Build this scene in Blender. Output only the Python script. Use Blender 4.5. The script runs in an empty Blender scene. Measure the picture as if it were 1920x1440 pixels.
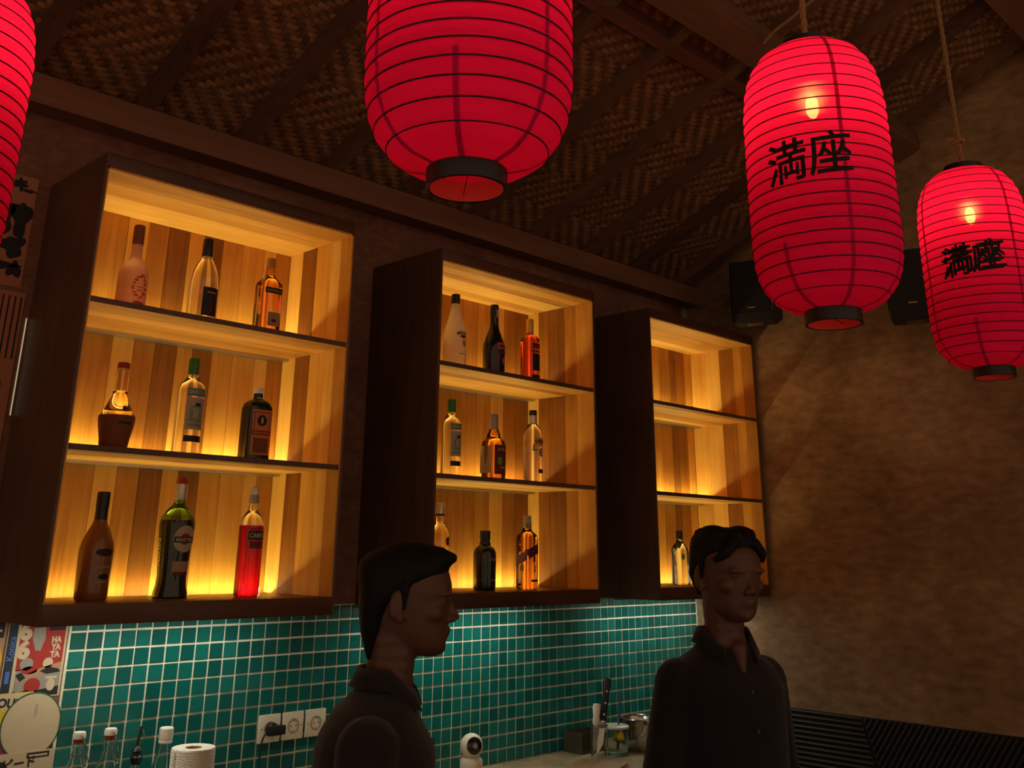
import bpy, bmesh, math, random
from mathutils import Vector, Matrix
random.seed(7)
PI = math.pi
S = bpy.context.scene
COL = S.collection

# ------------------------------------------------------------------ camera
cam = bpy.data.cameras.new('camera'); camo = bpy.data.objects.new('camera', cam); COL.objects.link(camo)
FW = Vector((0.66566713, 0.67302052, 0.32238278)); RT = Vector((0.70807892, -0.70603335, 0.01188049)); UP = Vector((-0.2356088, -0.220364, 0.94653484))
CAM = Vector((-1.02733, -2.596, 1.65004))
m = Matrix((RT, UP, -FW)).transposed().to_4x4(); m.translation = CAM
camo.matrix_world = m
cam.sensor_fit = 'HORIZONTAL'; cam.sensor_width = 36.0; cam.lens = 36.0 * 1827.54 / 1920.0
cam.shift_x = 0.01424; cam.shift_y = -0.16207; cam.clip_start = 0.02
S.camera = camo

# ------------------------------------------------------------------ world, exposure
W = bpy.data.worlds.new('room_ambient'); S.world = W; W.use_nodes = True
bg = W.node_tree.nodes['Background']; bg.inputs[0].default_value = (1.0, 0.70, 0.44, 1); bg.inputs[1].default_value = 0.33
S.view_settings.view_transform = 'Standard'; S.view_settings.look = 'None'
S.view_settings.exposure = 0.3; S.view_settings.gamma = 1.0; S.view_settings.use_curve_mapping = False
BULB_STRENGTH = 92.0
S.cycles.diffuse_bounces = 7; S.cycles.max_bounces = 14
SHELF_LED = 155.0
UNDER_LED = 40.0

# ------------------------------------------------------------------ helpers: materials
def lin(c):
    c = c / 255.0
    return c / 12.92 if c <= 0.04045 else ((c + 0.055) / 1.055) ** 2.4
def rgb(r, g, b): return (lin(r), lin(g), lin(b), 1)
MATS = {}
def new_mat(name):
    mt = bpy.data.materials.new(name); mt.use_nodes = True
    nt = mt.node_tree; b = nt.nodes['Principled BSDF']; MATS[name] = mt
    return mt, nt, b
def plain(name, col, rough=0.5, metal=0.0, spec=0.5, trans=0.0, ior=1.45, emit=None, strength=0.0, coat=0.0, sheen=0.0, vary=0.06, scale=60.0):
    """a plain surface with a faint procedural mottling of colour and gloss"""
    if name in MATS: return MATS[name]
    mt, nt, b = new_mat(name); L = nt.links
    if len(col) == 3: col = (*col, 1)
    tc = nt.nodes.new('ShaderNodeTexCoord'); nz = nt.nodes.new('ShaderNodeTexNoise'); nz.inputs['Scale'].default_value = scale
    L.new(tc.outputs['Object'], nz.inputs['Vector'])
    mx = nt.nodes.new('ShaderNodeMix'); mx.data_type = 'RGBA'
    mx.inputs['A'].default_value = tuple(max(0, c * (1 - vary)) for c in col[:3]) + (1,)
    mx.inputs['B'].default_value = tuple(min(1, c * (1 + vary)) for c in col[:3]) + (1,)
    L.new(nz.outputs['Fac'], mx.inputs['Factor']); L.new(mx.outputs['Result'], b.inputs['Base Color'])
    b.inputs['Roughness'].default_value = rough; b.inputs['Metallic'].default_value = metal
    b.inputs['Specular IOR Level'].default_value = spec; b.inputs['Transmission Weight'].default_value = trans; b.inputs['IOR'].default_value = ior
    b.inputs['Coat Weight'].default_value = coat; b.inputs['Sheen Weight'].default_value = sheen
    if emit is not None:
        b.inputs['Emission Color'].default_value = (*emit[:3], 1); b.inputs['Emission Strength'].default_value = strength
    return mt
def ramp(nt, stops):
    r = nt.nodes.new('ShaderNodeValToRGB'); e = r.color_ramp.elements
    while len(e) < len(stops): e.new(0.5)
    for el, (p, c) in zip(e, stops): el.position = p; el.color = c
    return r
def wood(name, stops, grain_axis='Z', scale=1.0, rough=0.5, rnd=0.55, stave=None, spec=0.4):
    """grain stretched along grain_axis; each board (or stave) takes its own shade"""
    mt, nt, b = new_mat(name); L = nt.links; N = nt.nodes
    tc = N.new('ShaderNodeTexCoord'); mp = N.new('ShaderNodeMapping')
    sc = [38 * scale] * 3; sc['XYZ'.index(grain_axis)] = 2.2 * scale
    mp.inputs['Scale'].default_value = sc
    oi = N.new('ShaderNodeObjectInfo'); ad = N.new('ShaderNodeVectorMath'); ad.operation = 'ADD'
    ml = N.new('ShaderNodeMath'); ml.operation = 'MULTIPLY'; ml.inputs[1].default_value = 37.0
    L.new(oi.outputs['Random'], ml.inputs[0]); L.new(tc.outputs['Object'], ad.inputs[0]); L.new(ml.outputs[0], ad.inputs[1])
    L.new(ad.outputs[0], mp.inputs['Vector'])
    nz = N.new('ShaderNodeTexNoise'); nz.inputs['Scale'].default_value = 1.0; nz.inputs['Detail'].default_value = 5; nz.inputs['Distortion'].default_value = 1.2
    L.new(mp.outputs[0], nz.inputs['Vector'])
    nb = N.new('ShaderNodeTexNoise'); nb.inputs['Scale'].default_value = 4.0 * scale; L.new(ad.outputs[0], nb.inputs['Vector'])
    rsock = oi.outputs['Random']
    if stave:
        ax, wdt = stave
        sp = N.new('ShaderNodeSeparateXYZ'); L.new(tc.outputs['Object'], sp.inputs[0])
        dv = N.new('ShaderNodeMath'); dv.operation = 'DIVIDE'; dv.inputs[1].default_value = wdt; L.new(sp.outputs[ax], dv.inputs[0])
        fl = N.new('ShaderNodeMath'); fl.operation = 'FLOOR'; L.new(dv.outputs[0], fl.inputs[0])
        a2 = N.new('ShaderNodeMath'); a2.operation = 'ADD'; L.new(fl.outputs[0], a2.inputs[0]); L.new(oi.outputs['Random'], a2.inputs[1])
        wn = N.new('ShaderNodeTexWhiteNoise'); wn.noise_dimensions = '1D'; L.new(a2.outputs[0], wn.inputs['W']); rsock = wn.outputs['Value']
    m1 = N.new('ShaderNodeMath'); m1.operation = 'MULTIPLY'; m1.inputs[1].default_value = rnd; L.new(rsock, m1.inputs[0])
    m2 = N.new('ShaderNodeMath'); m2.operation = 'MULTIPLY_ADD'; m2.inputs[1].default_value = 1.0 - rnd; L.new(nz.outputs['Fac'], m2.inputs[0]); L.new(m1.outputs[0], m2.inputs[2])
    m3 = N.new('ShaderNodeMath'); m3.operation = 'MULTIPLY_ADD'; m3.inputs[1].default_value = 0.35; m3.inputs[2].default_value = -0.17
    L.new(nb.outputs['Fac'], m3.inputs[0])
    m4 = N.new('ShaderNodeMath'); m4.operation = 'ADD'; L.new(m2.outputs[0], m4.inputs[0]); L.new(m3.outputs[0], m4.inputs[1])
    r = ramp(nt, stops); L.new(m4.outputs[0], r.inputs[0]); L.new(r.outputs[0], b.inputs['Base Color'])
    b.inputs['Roughness'].default_value = rough; b.inputs['Specular IOR Level'].default_value = spec
    bp = N.new('ShaderNodeBump'); bp.inputs['Strength'].default_value = 0.12; bp.inputs['Distance'].default_value = 0.002
    L.new(nz.outputs['Fac'], bp.inputs['Height']); L.new(bp.outputs[0], b.inputs['Normal'])
    return mt
def plaster(name, c1, c2, c3, scale=2.0, bump=0.3):
    mt, nt, b = new_mat(name); L = nt.links; N = nt.nodes
    tc = N.new('ShaderNodeTexCoord')
    n1 = N.new('ShaderNodeTexNoise'); n1.inputs['Scale'].default_value = scale; n1.inputs['Detail'].default_value = 8; n1.inputs['Roughness'].default_value = 0.62
    n2 = N.new('ShaderNodeTexNoise'); n2.inputs['Scale'].default_value = scale * 9; n2.inputs['Detail'].default_value = 6
    mp = N.new('ShaderNodeMapping'); mp.inputs['Scale'].default_value = (1, 1, 2.2); L.new(tc.outputs['Object'], mp.inputs[0])
    L.new(tc.outputs['Object'], n1.inputs['Vector']); L.new(mp.outputs[0], n2.inputs['Vector'])
    ma = N.new('ShaderNodeMath'); ma.operation = 'MULTIPLY_ADD'; ma.inputs[1].default_value = 0.32; L.new(n2.outputs['Fac'], ma.inputs[0])
    mb = N.new('ShaderNodeMath'); mb.operation = 'MULTIPLY'; mb.inputs[1].default_value = 0.68; L.new(n1.outputs['Fac'], mb.inputs[0]); L.new(mb.outputs[0], ma.inputs[2])
    r = ramp(nt, [(0.36, c1), (0.5, c2), (0.66, c3)]); L.new(ma.outputs[0], r.inputs[0]); L.new(r.outputs[0], b.inputs['Base Color'])
    b.inputs['Roughness'].default_value = 0.85; b.inputs['Specular IOR Level'].default_value = 0.25
    bp = N.new('ShaderNodeBump'); bp.inputs['Strength'].default_value = bump; bp.inputs['Distance'].default_value = 0.01
    L.new(n2.outputs['Fac'], bp.inputs['Height']); L.new(bp.outputs[0], b.inputs['Normal'])
    return mt
def emitter(name, col, strength):
    mt = bpy.data.materials.new(name); mt.use_nodes = True; nt = mt.node_tree; nt.nodes.clear(); MATS[name] = mt
    e = nt.nodes.new('ShaderNodeEmission'); e.inputs[0].default_value = (*col, 1); e.inputs[1].default_value = strength
    o = nt.nodes.new('ShaderNodeOutputMaterial'); nt.links.new(e.outputs[0], o.inputs[0])
    return mt

# ------------------------------------------------------------------ helpers: geometry
def link(o, parent=None):
    COL.objects.link(o)
    if parent is not None: o.parent = parent
    return o
def mesh_obj(name, verts, faces, mt, parent=None, loc=None, smooth=False, auto=None):
    me = bpy.data.meshes.new(name); me.from_pydata([tuple(v) for v in verts], [], faces); me.validate(); me.update()
    if mt: me.materials.append(mt)
    if smooth:
        for p in me.polygons: p.use_smooth = True
        if auto is not None: me.set_sharp_from_angle(angle=math.radians(auto))
    o = bpy.data.objects.new(name, me); link(o, parent)
    if loc is not None: o.location = loc
    return o
def empty(name, loc=(0, 0, 0), rz=0.0):
    o = bpy.data.objects.new(name, None); o.empty_display_size = 0.05; o.location = loc; o.rotation_euler = (0, 0, rz); link(o); return o
def tag(o, label=None, cat=None, group=None, kind=None):
    if label: o['label'] = label
    if cat: o['category'] = cat
    if group: o['group'] = group
    if kind: o['kind'] = kind
    return o
def box_vf(x0, x1, y0, y1, z0, z1):
    v = [(x0, y0, z0), (x1, y0, z0), (x1, y1, z0), (x0, y1, z0), (x0, y0, z1), (x1, y0, z1), (x1, y1, z1), (x0, y1, z1)]
    f = [(0, 3, 2, 1), (4, 5, 6, 7), (0, 1, 5, 4), (1, 2, 6, 5), (2, 3, 7, 6), (3, 0, 4, 7)]
    return v, f
def box(name, b, mt, parent=None, bev=0.0):
    v, f = box_vf(*b)
    if not bev: return mesh_obj(name, v, f, mt, parent)
    bm = bmesh.new(); vs = [bm.verts.new(p) for p in v]
    for q in f: bm.faces.new([vs[i] for i in q])
    bmesh.ops.bevel(bm, geom=bm.edges[:], offset=bev, segments=2, profile=0.6, affect='EDGES')
    return bm_obj(name, bm, mt, parent, smooth=True, auto=40)
def bm_obj(name, bm, mt, parent=None, smooth=False, auto=None, loc=None):
    me = bpy.data.meshes.new(name); bm.to_mesh(me); bm.free()
    if mt: me.materials.append(mt)
    if smooth:
        for p in me.polygons: p.use_smooth = True
        if auto is not None: me.set_sharp_from_angle(angle=math.radians(auto))
    o = bpy.data.objects.new(name, me); link(o, parent)
    if loc is not None: o.location = loc
    return o
def join_vf(parts):
    V, F = [], []
    for v, f in parts:
        n = len(V); V += list(v); F += [tuple(i + n for i in q) for q in f]
    return V, F
def lathe_vf(prof, seg=32, sq=2.0, ax=1.0, ay=1.0, a0=0.0, caps=True):
    """profile [(r, z)] turned about z; sq>2 squares the section, ax / ay stretch it"""
    V, F = [], []
    for r, z in prof:
        for k in range(seg):
            a = a0 + 2 * PI * k / seg; c, s = math.cos(a), math.sin(a)
            d = (abs(c) ** sq + abs(s) ** sq) ** (-1.0 / sq)
            V.append((r * d * c * ax, r * d * s * ay, z))
    n = len(prof)
    for i in range(n - 1):
        for k in range(seg):
            k2 = (k + 1) % seg
            F.append((i * seg + k, i * seg + k2, (i + 1) * seg + k2, (i + 1) * seg + k))
    if caps:
        F.append(tuple(range(seg - 1, -1, -1))); F.append(tuple((n - 1) * seg + k for k in range(seg)))
    return V, F
def lathe(name, prof, mt, parent=None, seg=32, auto=35, loc=None, **k):
    v, f = lathe_vf(prof, seg, **k); return mesh_obj(name, v, f, mt, parent, loc, smooth=True, auto=auto)
def tube_vf(pts, r, seg=8, closed=False, radii=None):
    pts = [Vector(p) for p in pts]; V, F = [], []; n = len(pts); prev = None
    for i, p in enumerate(pts):
        if closed: t = pts[(i + 1) % n] - pts[i - 1]
        else: t = pts[min(i + 1, n - 1)] - pts[max(i - 1, 0)]
        t.normalize()
        if prev is None: u = t.orthogonal().normalized()
        else: u = (prev - t * prev.dot(t)).normalized()
        prev = u; w = t.cross(u); rr = radii[i] if radii else r
        for k in range(seg):
            a = 2 * PI * k / seg; V.append(p + (u * math.cos(a) + w * math.sin(a)) * rr)
    for i in range(n if closed else n - 1):
        j = (i + 1) % n
        for k in range(seg):
            k2 = (k + 1) % seg; F.append((i * seg + k, i * seg + k2, j * seg + k2, j * seg + k))
    if not closed: F.append(tuple(range(seg - 1, -1, -1))); F.append(tuple((n - 1) * seg + k for k in range(seg)))
    return V, F
def tube(name, pts, r, mt, parent=None, seg=8, **k):
    v, f = tube_vf(pts, r, seg, **k); return mesh_obj(name, v, f, mt, parent, smooth=True, auto=50)
def spline(pts, n=8):
    """Catmull-Rom through the points"""
    P = [Vector(p) for p in pts]; P = [P[0] * 2 - P[1]] + P + [P[-1] * 2 - P[-2]]; out = []
    for i in range(1, len(P) - 2):
        for k in range(n):
            t = k / n; a, b, c, d = P[i - 1], P[i], P[i + 1], P[i + 2]
            out.append(0.5 * ((2 * b) + (c - a) * t + (2 * a - 5 * b + 4 * c - d) * t * t + (3 * b - a - 3 * c + d) * t ** 3))
    out.append(P[-2]); return out
TEXTS = {}
def text2d(s, size, bold=0.0, maxlen=None, spacing=1.0):
    """flat glyph outlines of a string, centred at 0,0: (verts2d, faces)"""
    key = (s, size, bold, maxlen, spacing)
    if key in TEXTS: return TEXTS[key]
    cu = bpy.data.curves.new('t', 'FONT'); cu.body = s; cu.size = size; cu.align_x = 'CENTER'; cu.align_y = 'CENTER'
    cu.offset = bold; cu.resolution_u = 3; cu.space_character = spacing; cu.dimensions = '2D'; cu.fill_mode = 'FRONT'
    ob = bpy.data.objects.new('t', cu); COL.objects.link(ob); bpy.context.view_layer.update()
    me = bpy.data.meshes.new_from_object(ob.evaluated_get(bpy.context.evaluated_depsgraph_get()))
    bpy.data.objects.remove(ob); bpy.data.curves.remove(cu)
    bm = bmesh.new(); bm.from_mesh(me); bpy.data.meshes.remove(me)
    bmesh.ops.remove_doubles(bm, verts=bm.verts[:], dist=size * 1e-4)
    if maxlen:
        for _ in range(5):
            es = [e for e in bm.edges if e.calc_length() > maxlen]
            if not es: break
            bmesh.ops.subdivide_edges(bm, edges=es, cuts=1); bmesh.ops.triangulate(bm, faces=[f for f in bm.faces if len(f.verts) > 4])
    bm.verts.index_update()
    V = [(v.co.x, v.co.y) for v in bm.verts]; F = [tuple(v.index for v in f.verts) for f in bm.faces]; bm.free()
    if V:
        cx = (min(v[0] for v in V) + max(v[0] for v in V)) / 2; cy = (min(v[1] for v in V) + max(v[1] for v in V)) / 2
        V = [(x - cx, y - cy) for x, y in V]
    TEXTS[key] = (V, F); return TEXTS[key]

# ------------------------------------------------------------------ shared numbers (metres)
Z0 = 1.5095            # top of the cabinets' bottom board
YW = 0.407             # back wall face
XR = 3.418             # right wall face
def roof(y): return Z0 + 1.53 + 0.423 * (YW - y)
CABX = [(0.0, 0.851), (1.2655, 2.1165), (2.5315, 3.3885)]
ZB0, ZB1, ZA0, ZA1, ZT, ZTO, ZBO = Z0 + .374, Z0 + .3887, Z0 + .7653, Z0 + .7799, Z0 + 1.150, Z0 + 1.1965, Z0 - .0505
COUNTER = 0.87

# ------------------------------------------------------------------ materials
M_int = wood('cabinet_board', [(0.12, rgb(112, 62, 16)), (0.36, rgb(160, 100, 34)), (0.60, rgb(206, 146, 62)), (0.88, rgb(236, 188, 104))], 'Z', 1.0, 0.5, 0.68)
M_intx = wood('shelf_board', [(0.1, rgb(136, 84, 30)), (0.4, rgb(196, 138, 62)), (0.65, rgb(224, 170, 92)), (0.9, rgb(240, 198, 126))], 'X', 1.0, 0.5, 0.5, stave=('Y', 0.055))
M_ext = wood('dark_stained_wood', [(0.2, rgb(62, 41, 28)), (0.5, rgb(86, 58, 41)), (0.85, rgb(108, 75, 54))], 'Z', 1.0, 0.45, 0.3)
M_extx = wood('dark_stained_board', [(0.2, rgb(52, 30, 18)), (0.5, rgb(80, 48, 30)), (0.85, rgb(102, 64, 42))], 'X', 1.0, 0.4, 0.3)
M_beam = wood('roof_timber', [(0.2, rgb(74, 49, 35)), (0.5, rgb(100, 69, 50)), (0.85, rgb(122, 88, 64))], 'Y', 0.7, 0.7, 0.3)
M_beamx = wood('roof_timber_long', [(0.2, rgb(80, 50, 36)), (0.5, rgb(106, 68, 50)), (0.85, rgb(128, 88, 64))], 'X', 0.5, 0.7, 0.3)
M_right = plaster('brown_plaster', rgb(112, 86, 62), rgb(144, 112, 82), rgb(182, 150, 116), 1.5, 0.12)
M_back = plaster('reddish_plaster', rgb(92, 62, 50), rgb(118, 82, 66), rgb(140, 102, 82), 2.5, 0.15)
M_pale = plaster('pale_plaster', rgb(120, 112, 86), rgb(150, 142, 112), rgb(172, 162, 130), 3.0, 0.2)
M_grout = plaster('grout', rgb(200, 200, 174), rgb(218, 216, 192), rgb(232, 230, 208), 14.0, 0.2)
M_conc = plaster('counter_concrete', rgb(120, 106, 78), rgb(152, 136, 104), rgb(176, 160, 126), 5.0, 0.2)
M_floor = plaster('floor_cement', rgb(46, 40, 34), rgb(64, 56, 48), rgb(84, 74, 64), 3.0, 0.2)
M_black = plain('black_plastic', (0.010, 0.010, 0.010), 0.45)
M_fabric = plain('dark_shirt_cloth', (0.016, 0.012, 0.011), 0.9, spec=0.2, sheen=0.15, vary=0.35, scale=25)
M_fabric2 = plain('charcoal_shirt_cloth', (0.013, 0.0105, 0.011), 0.9, spec=0.2, sheen=0.15, vary=0.3, scale=30)
M_trouser = plain('dark_trouser_cloth', (0.012, 0.012, 0.015), 0.9, spec=0.2)
M_skin = plain('brown_skin', rgb(86, 54, 39), 0.55, vary=0.08, scale=30)
M_hair = plain('black_hair', (0.008, 0.007, 0.006), 0.6, spec=0.15, vary=0.4, scale=120)
M_led = emitter('warm_led', (1.0, 0.83, 0.28), SHELF_LED)
M_led2 = emitter('white_led', (1.0, 0.96, 0.80), UNDER_LED)
M_alu = plain('aluminium', (0.55, 0.54, 0.52), 0.35, 1.0)
M_chrome = plain('brushed_steel', (0.50, 0.48, 0.45), 0.22, 1.0)
M_white = plain('white_plastic', rgb(218, 210, 186), 0.4)
M_paper = plain('white_paper', rgb(226, 218, 200), 0.9)
M_rope = plain('hemp_rope', rgb(150, 112, 72), 0.95, vary=0.3, scale=200)

def tile_mat():
    mt, nt, b = new_mat('teal_glazed_tile'); L = nt.links; N = nt.nodes
    oi = N.new('ShaderNodeObjectInfo'); ge = N.new('ShaderNodeNewGeometry')
    ad = N.new('ShaderNodeMath'); ad.operation = 'ADD'; L.new(oi.outputs['Random'], ad.inputs[0]); L.new(ge.outputs['Random Per Island'], ad.inputs[1])
    fr = N.new('ShaderNodeMath'); fr.operation = 'FRACT'; L.new(ad.outputs[0], fr.inputs[0])
    tc = N.new('ShaderNodeTexCoord'); nz = N.new('ShaderNodeTexNoise'); nz.inputs['Scale'].default_value = 28; L.new(tc.outputs['Object'], nz.inputs['Vector'])
    ma = N.new('ShaderNodeMath'); ma.operation = 'MULTIPLY_ADD'; ma.inputs[1].default_value = 0.4; L.new(nz.outputs['Fac'], ma.inputs[0])
    mb = N.new('ShaderNodeMath'); mb.operation = 'MULTIPLY'; mb.inputs[1].default_value = 0.6; L.new(fr.outputs[0], mb.inputs[0]); L.new(mb.outputs[0], ma.inputs[2])
    r = ramp(nt, [(0.1, rgb(8, 74, 70)), (0.5, rgb(13, 92, 86)), (0.95, rgb(22, 110, 102))]); L.new(ma.outputs[0], r.inputs[0])
    L.new(r.outputs[0], b.inputs['Base Color']); b.inputs['Roughness'].default_value = 0.22; b.inputs['Specular IOR Level'].default_value = 0.45
    return mt
M_tile = tile_mat()

# ================================================================== SETTING
floor = tag(box('floor', (-3.3, XR + .15, -4.6, YW + .15, -0.1, 0.0), M_floor), kind='structure')
wall_back = tag(box('wall_back', (-3.3, XR + .15, YW, YW + .15, 0.0, roof(YW) + .04), M_back), kind='structure')
# right wall: gable following the roof slope
ys = [YW, -4.6]
v = []
for x in (XR, XR + .15):
    v += [(x, ys[0], 0), (x, ys[1], 0), (x, ys[1], roof(ys[1]) + .03), (x, ys[0], roof(ys[0]) + .03)]
wall_right = tag(mesh_obj('wall_right', v, [(0, 3, 2, 1), (4, 5, 6, 7), (0, 1, 5, 4), (1, 2, 6, 5), (2, 3, 7, 6), (3, 0, 4, 7)], M_right), kind='structure')
def slope_vf(x0, x1, y0, y1, o0, o1):
    """a bar lying in the roof: o0 / o1 are depths below the mat"""
    v = [(x, y, roof(y) - o) for o in (o1, o0) for x, y in ((x0, y0), (x1, y0), (x1, y1), (x0, y1))]
    return v, [(0, 3, 2, 1), (4, 5, 6, 7), (0, 1, 5, 4), (1, 2, 6, 5), (2, 3, 7, 6), (3, 0, 4, 7)]
v, f = slope_vf(-3.3, XR + .15, -4.6, YW + .15, -0.05, -0.012)
ceiling = tag(mesh_obj('ceiling', v, f, M_ext), kind='structure')
for k in range(-9, 9):
    x = 0.185 + 0.381 * k + (0.02 if k == 8 else 0)
    v, f = slope_vf(x, x + 0.055, -4.4, YW - .002, 0.0, 0.055)
    mesh_obj('rafter', v, f, M_beam, ceiling)
v, f = slope_vf(-3.2, XR - .004, -0.735, -0.685, 0.004, 0.052); mesh_obj('roof_batten', v, f, M_beamx, ceiling)
v, f = slope_vf(-3.2, XR - .004, -0.965, -0.865, 0.056, 0.135); mesh_obj('purlin', v, f, M_beamx, ceiling)
v, f = slope_vf(-3.2, XR - .004, -2.55, -2.45, 0.056, 0.135); mesh_obj('purlin', v, f, M_beamx, ceiling)

def weave_mat(name, stops):
    mt, nt, b = new_mat(name); L = nt.links; N = nt.nodes
    ge = N.new('ShaderNodeNewGeometry'); tc = N.new('ShaderNodeTexCoord')
    nz = N.new('ShaderNodeTexNoise'); nz.inputs['Scale'].default_value = 90; L.new(tc.outputs['Object'], nz.inputs['Vector'])
    n2 = N.new('ShaderNodeTexNoise'); n2.inputs['Scale'].default_value = 1.7; n2.inputs['Detail'].default_value = 4; L.new(tc.outputs['Object'], n2.inputs['Vector'])
    a = N.new('ShaderNodeMath'); a.operation = 'MULTIPLY_ADD'; a.inputs[1].default_value = 0.3; L.new(nz.outputs['Fac'], a.inputs[0])
    c = N.new('ShaderNodeMath'); c.operation = 'MULTIPLY_ADD'; c.inputs[1].default_value = 0.30; L.new(ge.outputs['Random Per Island'], c.inputs[0])
    d = N.new('ShaderNodeMath'); d.operation = 'MULTIPLY'; d.inputs[1].default_value = 0.35; L.new(n2.outputs['Fac'], d.inputs[0])
    L.new(d.outputs[0], c.inputs[2]); L.new(c.outputs[0], a.inputs[2])
    r = ramp(nt, stops); L.new(a.outputs[0], r.inputs[0]); L.new(r.outputs[0], b.inputs['Base Color'])
    b.inputs['Roughness'].default_value = 0.6
    return mt
M_weave = weave_mat('split_bamboo_across', [(0.2, rgb(116, 83, 55)), (0.5, rgb(148, 108, 72)), (0.85, rgb(188, 143, 97))]); M_weave2 = weave_mat('split_bamboo_down', [(0.2, rgb(86, 60, 39)), (0.5, rgb(112, 80, 52)), (0.85, rgb(144, 106, 70))])  # across strips paler than down strips: gloss by direction put into the colour
# woven bamboo mat: real over/under strips in a herringbone twill
V, F = [], []
CW = 0.0200; NX = int((XR + 2.2) / CW); NY = int(3.6 / CW)
cosr = 1 / math.sqrt(1 + .423 ** 2)
def wp(ix, iy, o):
    y = YW - .003 - iy * CW * cosr
    return (-2.19 + ix * CW, y, roof(y) - o)
PER = 4; ZIG = 10
def zig(j):
    q = j % (2 * ZIG); return q if q < ZIG else 2 * ZIG - q
def over_x(i, j): return ((i + zig(j)) % PER) < 2
for j in range(NY):
    i = 0
    while i < NX:                      # strips that run along x, on top of two, under two
        if over_x(i, j):
            n = 1
            while i + n < NX and over_x(i + n, j) and n < 2: n += 1
            b0 = len(V); g = 0.03
            V += [wp(i - .25, j + g, .001), wp(i + n * .5, j + g, .0046), wp(i + n + .25, j + g, .001), wp(i + n + .25, j + 1 - g, .001), wp(i + n * .5, j + 1 - g, .0046), wp(i - .25, j + 1 - g, .001)]
            F += [(b0, b0 + 1, b0 + 4, b0 + 5), (b0 + 1, b0 + 2, b0 + 3, b0 + 4)]; i += n
        else: i += 1
NF = len(F)
for i in range(NX):
    j = 0
    while j < NY:                      # strips that run down the slope
        if not over_x(i, j):
            n = 1
            while j + n < NY and not over_x(i, j + n) and n < 2: n += 1
            b0 = len(V); g = 0.03
            V += [wp(i + g, j - .25, .001), wp(i + g, j + n * .5, .0042), wp(i + g, j + n + .25, .001), wp(i + 1 - g, j + n + .25, .001), wp(i + 1 - g, j + n * .5, .0042), wp(i + 1 - g, j - .25, .001)]
            F += [(b0, b0 + 1, b0 + 4, b0 + 5), (b0 + 1, b0 + 2, b0 + 3, b0 + 4)]; j += n
        else: j += 1
wm = mesh_obj('woven_mat', V, F, M_weave, ceiling); wm.data.materials.append(M_weave2); wm.data.polygons.foreach_set('material_index', [0] * NF + [1] * (len(F) - NF)); wm['kind'] = 'stuff'
v, f = slope_vf(-3.3, XR + .14, -4.5, YW, -0.012, -0.004); mesh_obj('mat_backing', v, f, M_beam, ceiling)

tube('loose_cane', spline([(1.975, -.975, 3.470), (1.965, -1.03, 3.498), (1.972, -1.11, 3.533), (1.960, -1.30, 3.610)], 5), .006, M_rope, ceiling, 6)
# wall plate under the rafters
trim = tag(box('trim_1', (-3.2, XR, 0.315, YW, Z0 + 1.415, Z0 + 1.512), M_beamx), kind='structure')

# ---- teal tiles on the back wall
TP = 0.0495; TX0, TZT = 0.241, 1.4625; NCOL, NROW = 63, 13
grout = box('grout_bed', (TX0 - .002, 3.372, YW - .004, YW, COUNTER - .02, 1.4628), M_grout, wall_back)
tw = TP - 0.0052; th = 0.0035
def tile_mesh(w, h):
    c = 0.0014; x, z = w / 2, h / 2
    V = [(-x, 0, -z), (x, 0, -z), (x, 0, z), (-x, 0, z), (-x + c, -th, -z + c), (x - c, -th, -z + c), (x - c, -th, z - c), (-x + c, -th, z - c)]
    return V, [(4, 5, 6, 7), (0, 1, 5, 4), (1, 2, 6, 5), (2, 3, 7, 6), (3, 0, 4, 7)]
tv, tf = tile_mesh(tw, tw); tme = bpy.data.meshes.new('tile'); tme.from_pydata(tv, [], tf); tme.materials.append(M_tile)
rest = []
cnt = 0
for c in range(NCOL):
    for r in range(NROW):
        x = TX0 + .0026 + TP * c + TP / 2; z = TZT - TP * r - TP / 2
        z_lo = z - tw / 2
        if z_lo < COUNTER - 0.01: continue
        jx, jz, jy = random.uniform(-.0005, .0005), random.uniform(-.0005, .0005), random.uniform(-.0004, .0004)
        if cnt < 299 and c < 24:
            o = bpy.data.objects.new('tile', tme); link(o, wall_back); o.location = (x + jx, YW - .0041 + jy * .3, z + jz); o.rotation_euler = (random.uniform(-.01, .01), random.uniform(-.006, .006), random.uniform(-.01, .01)); cnt += 1
        else:
            rest.append(([(a + x + jx, b + YW - .0041, d + z + jz) for a, b, d in tv], tf))
v, f = join_vf(rest); o = mesh_obj('tile_field', v, f, M_tile, wall_back); o['kind'] = 'stuff'
box('plaster_strip', (3.373, XR - .001, YW - .006, YW, COUNTER - .02, Z0 + 1.41), M_pale, wall_back)

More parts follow.
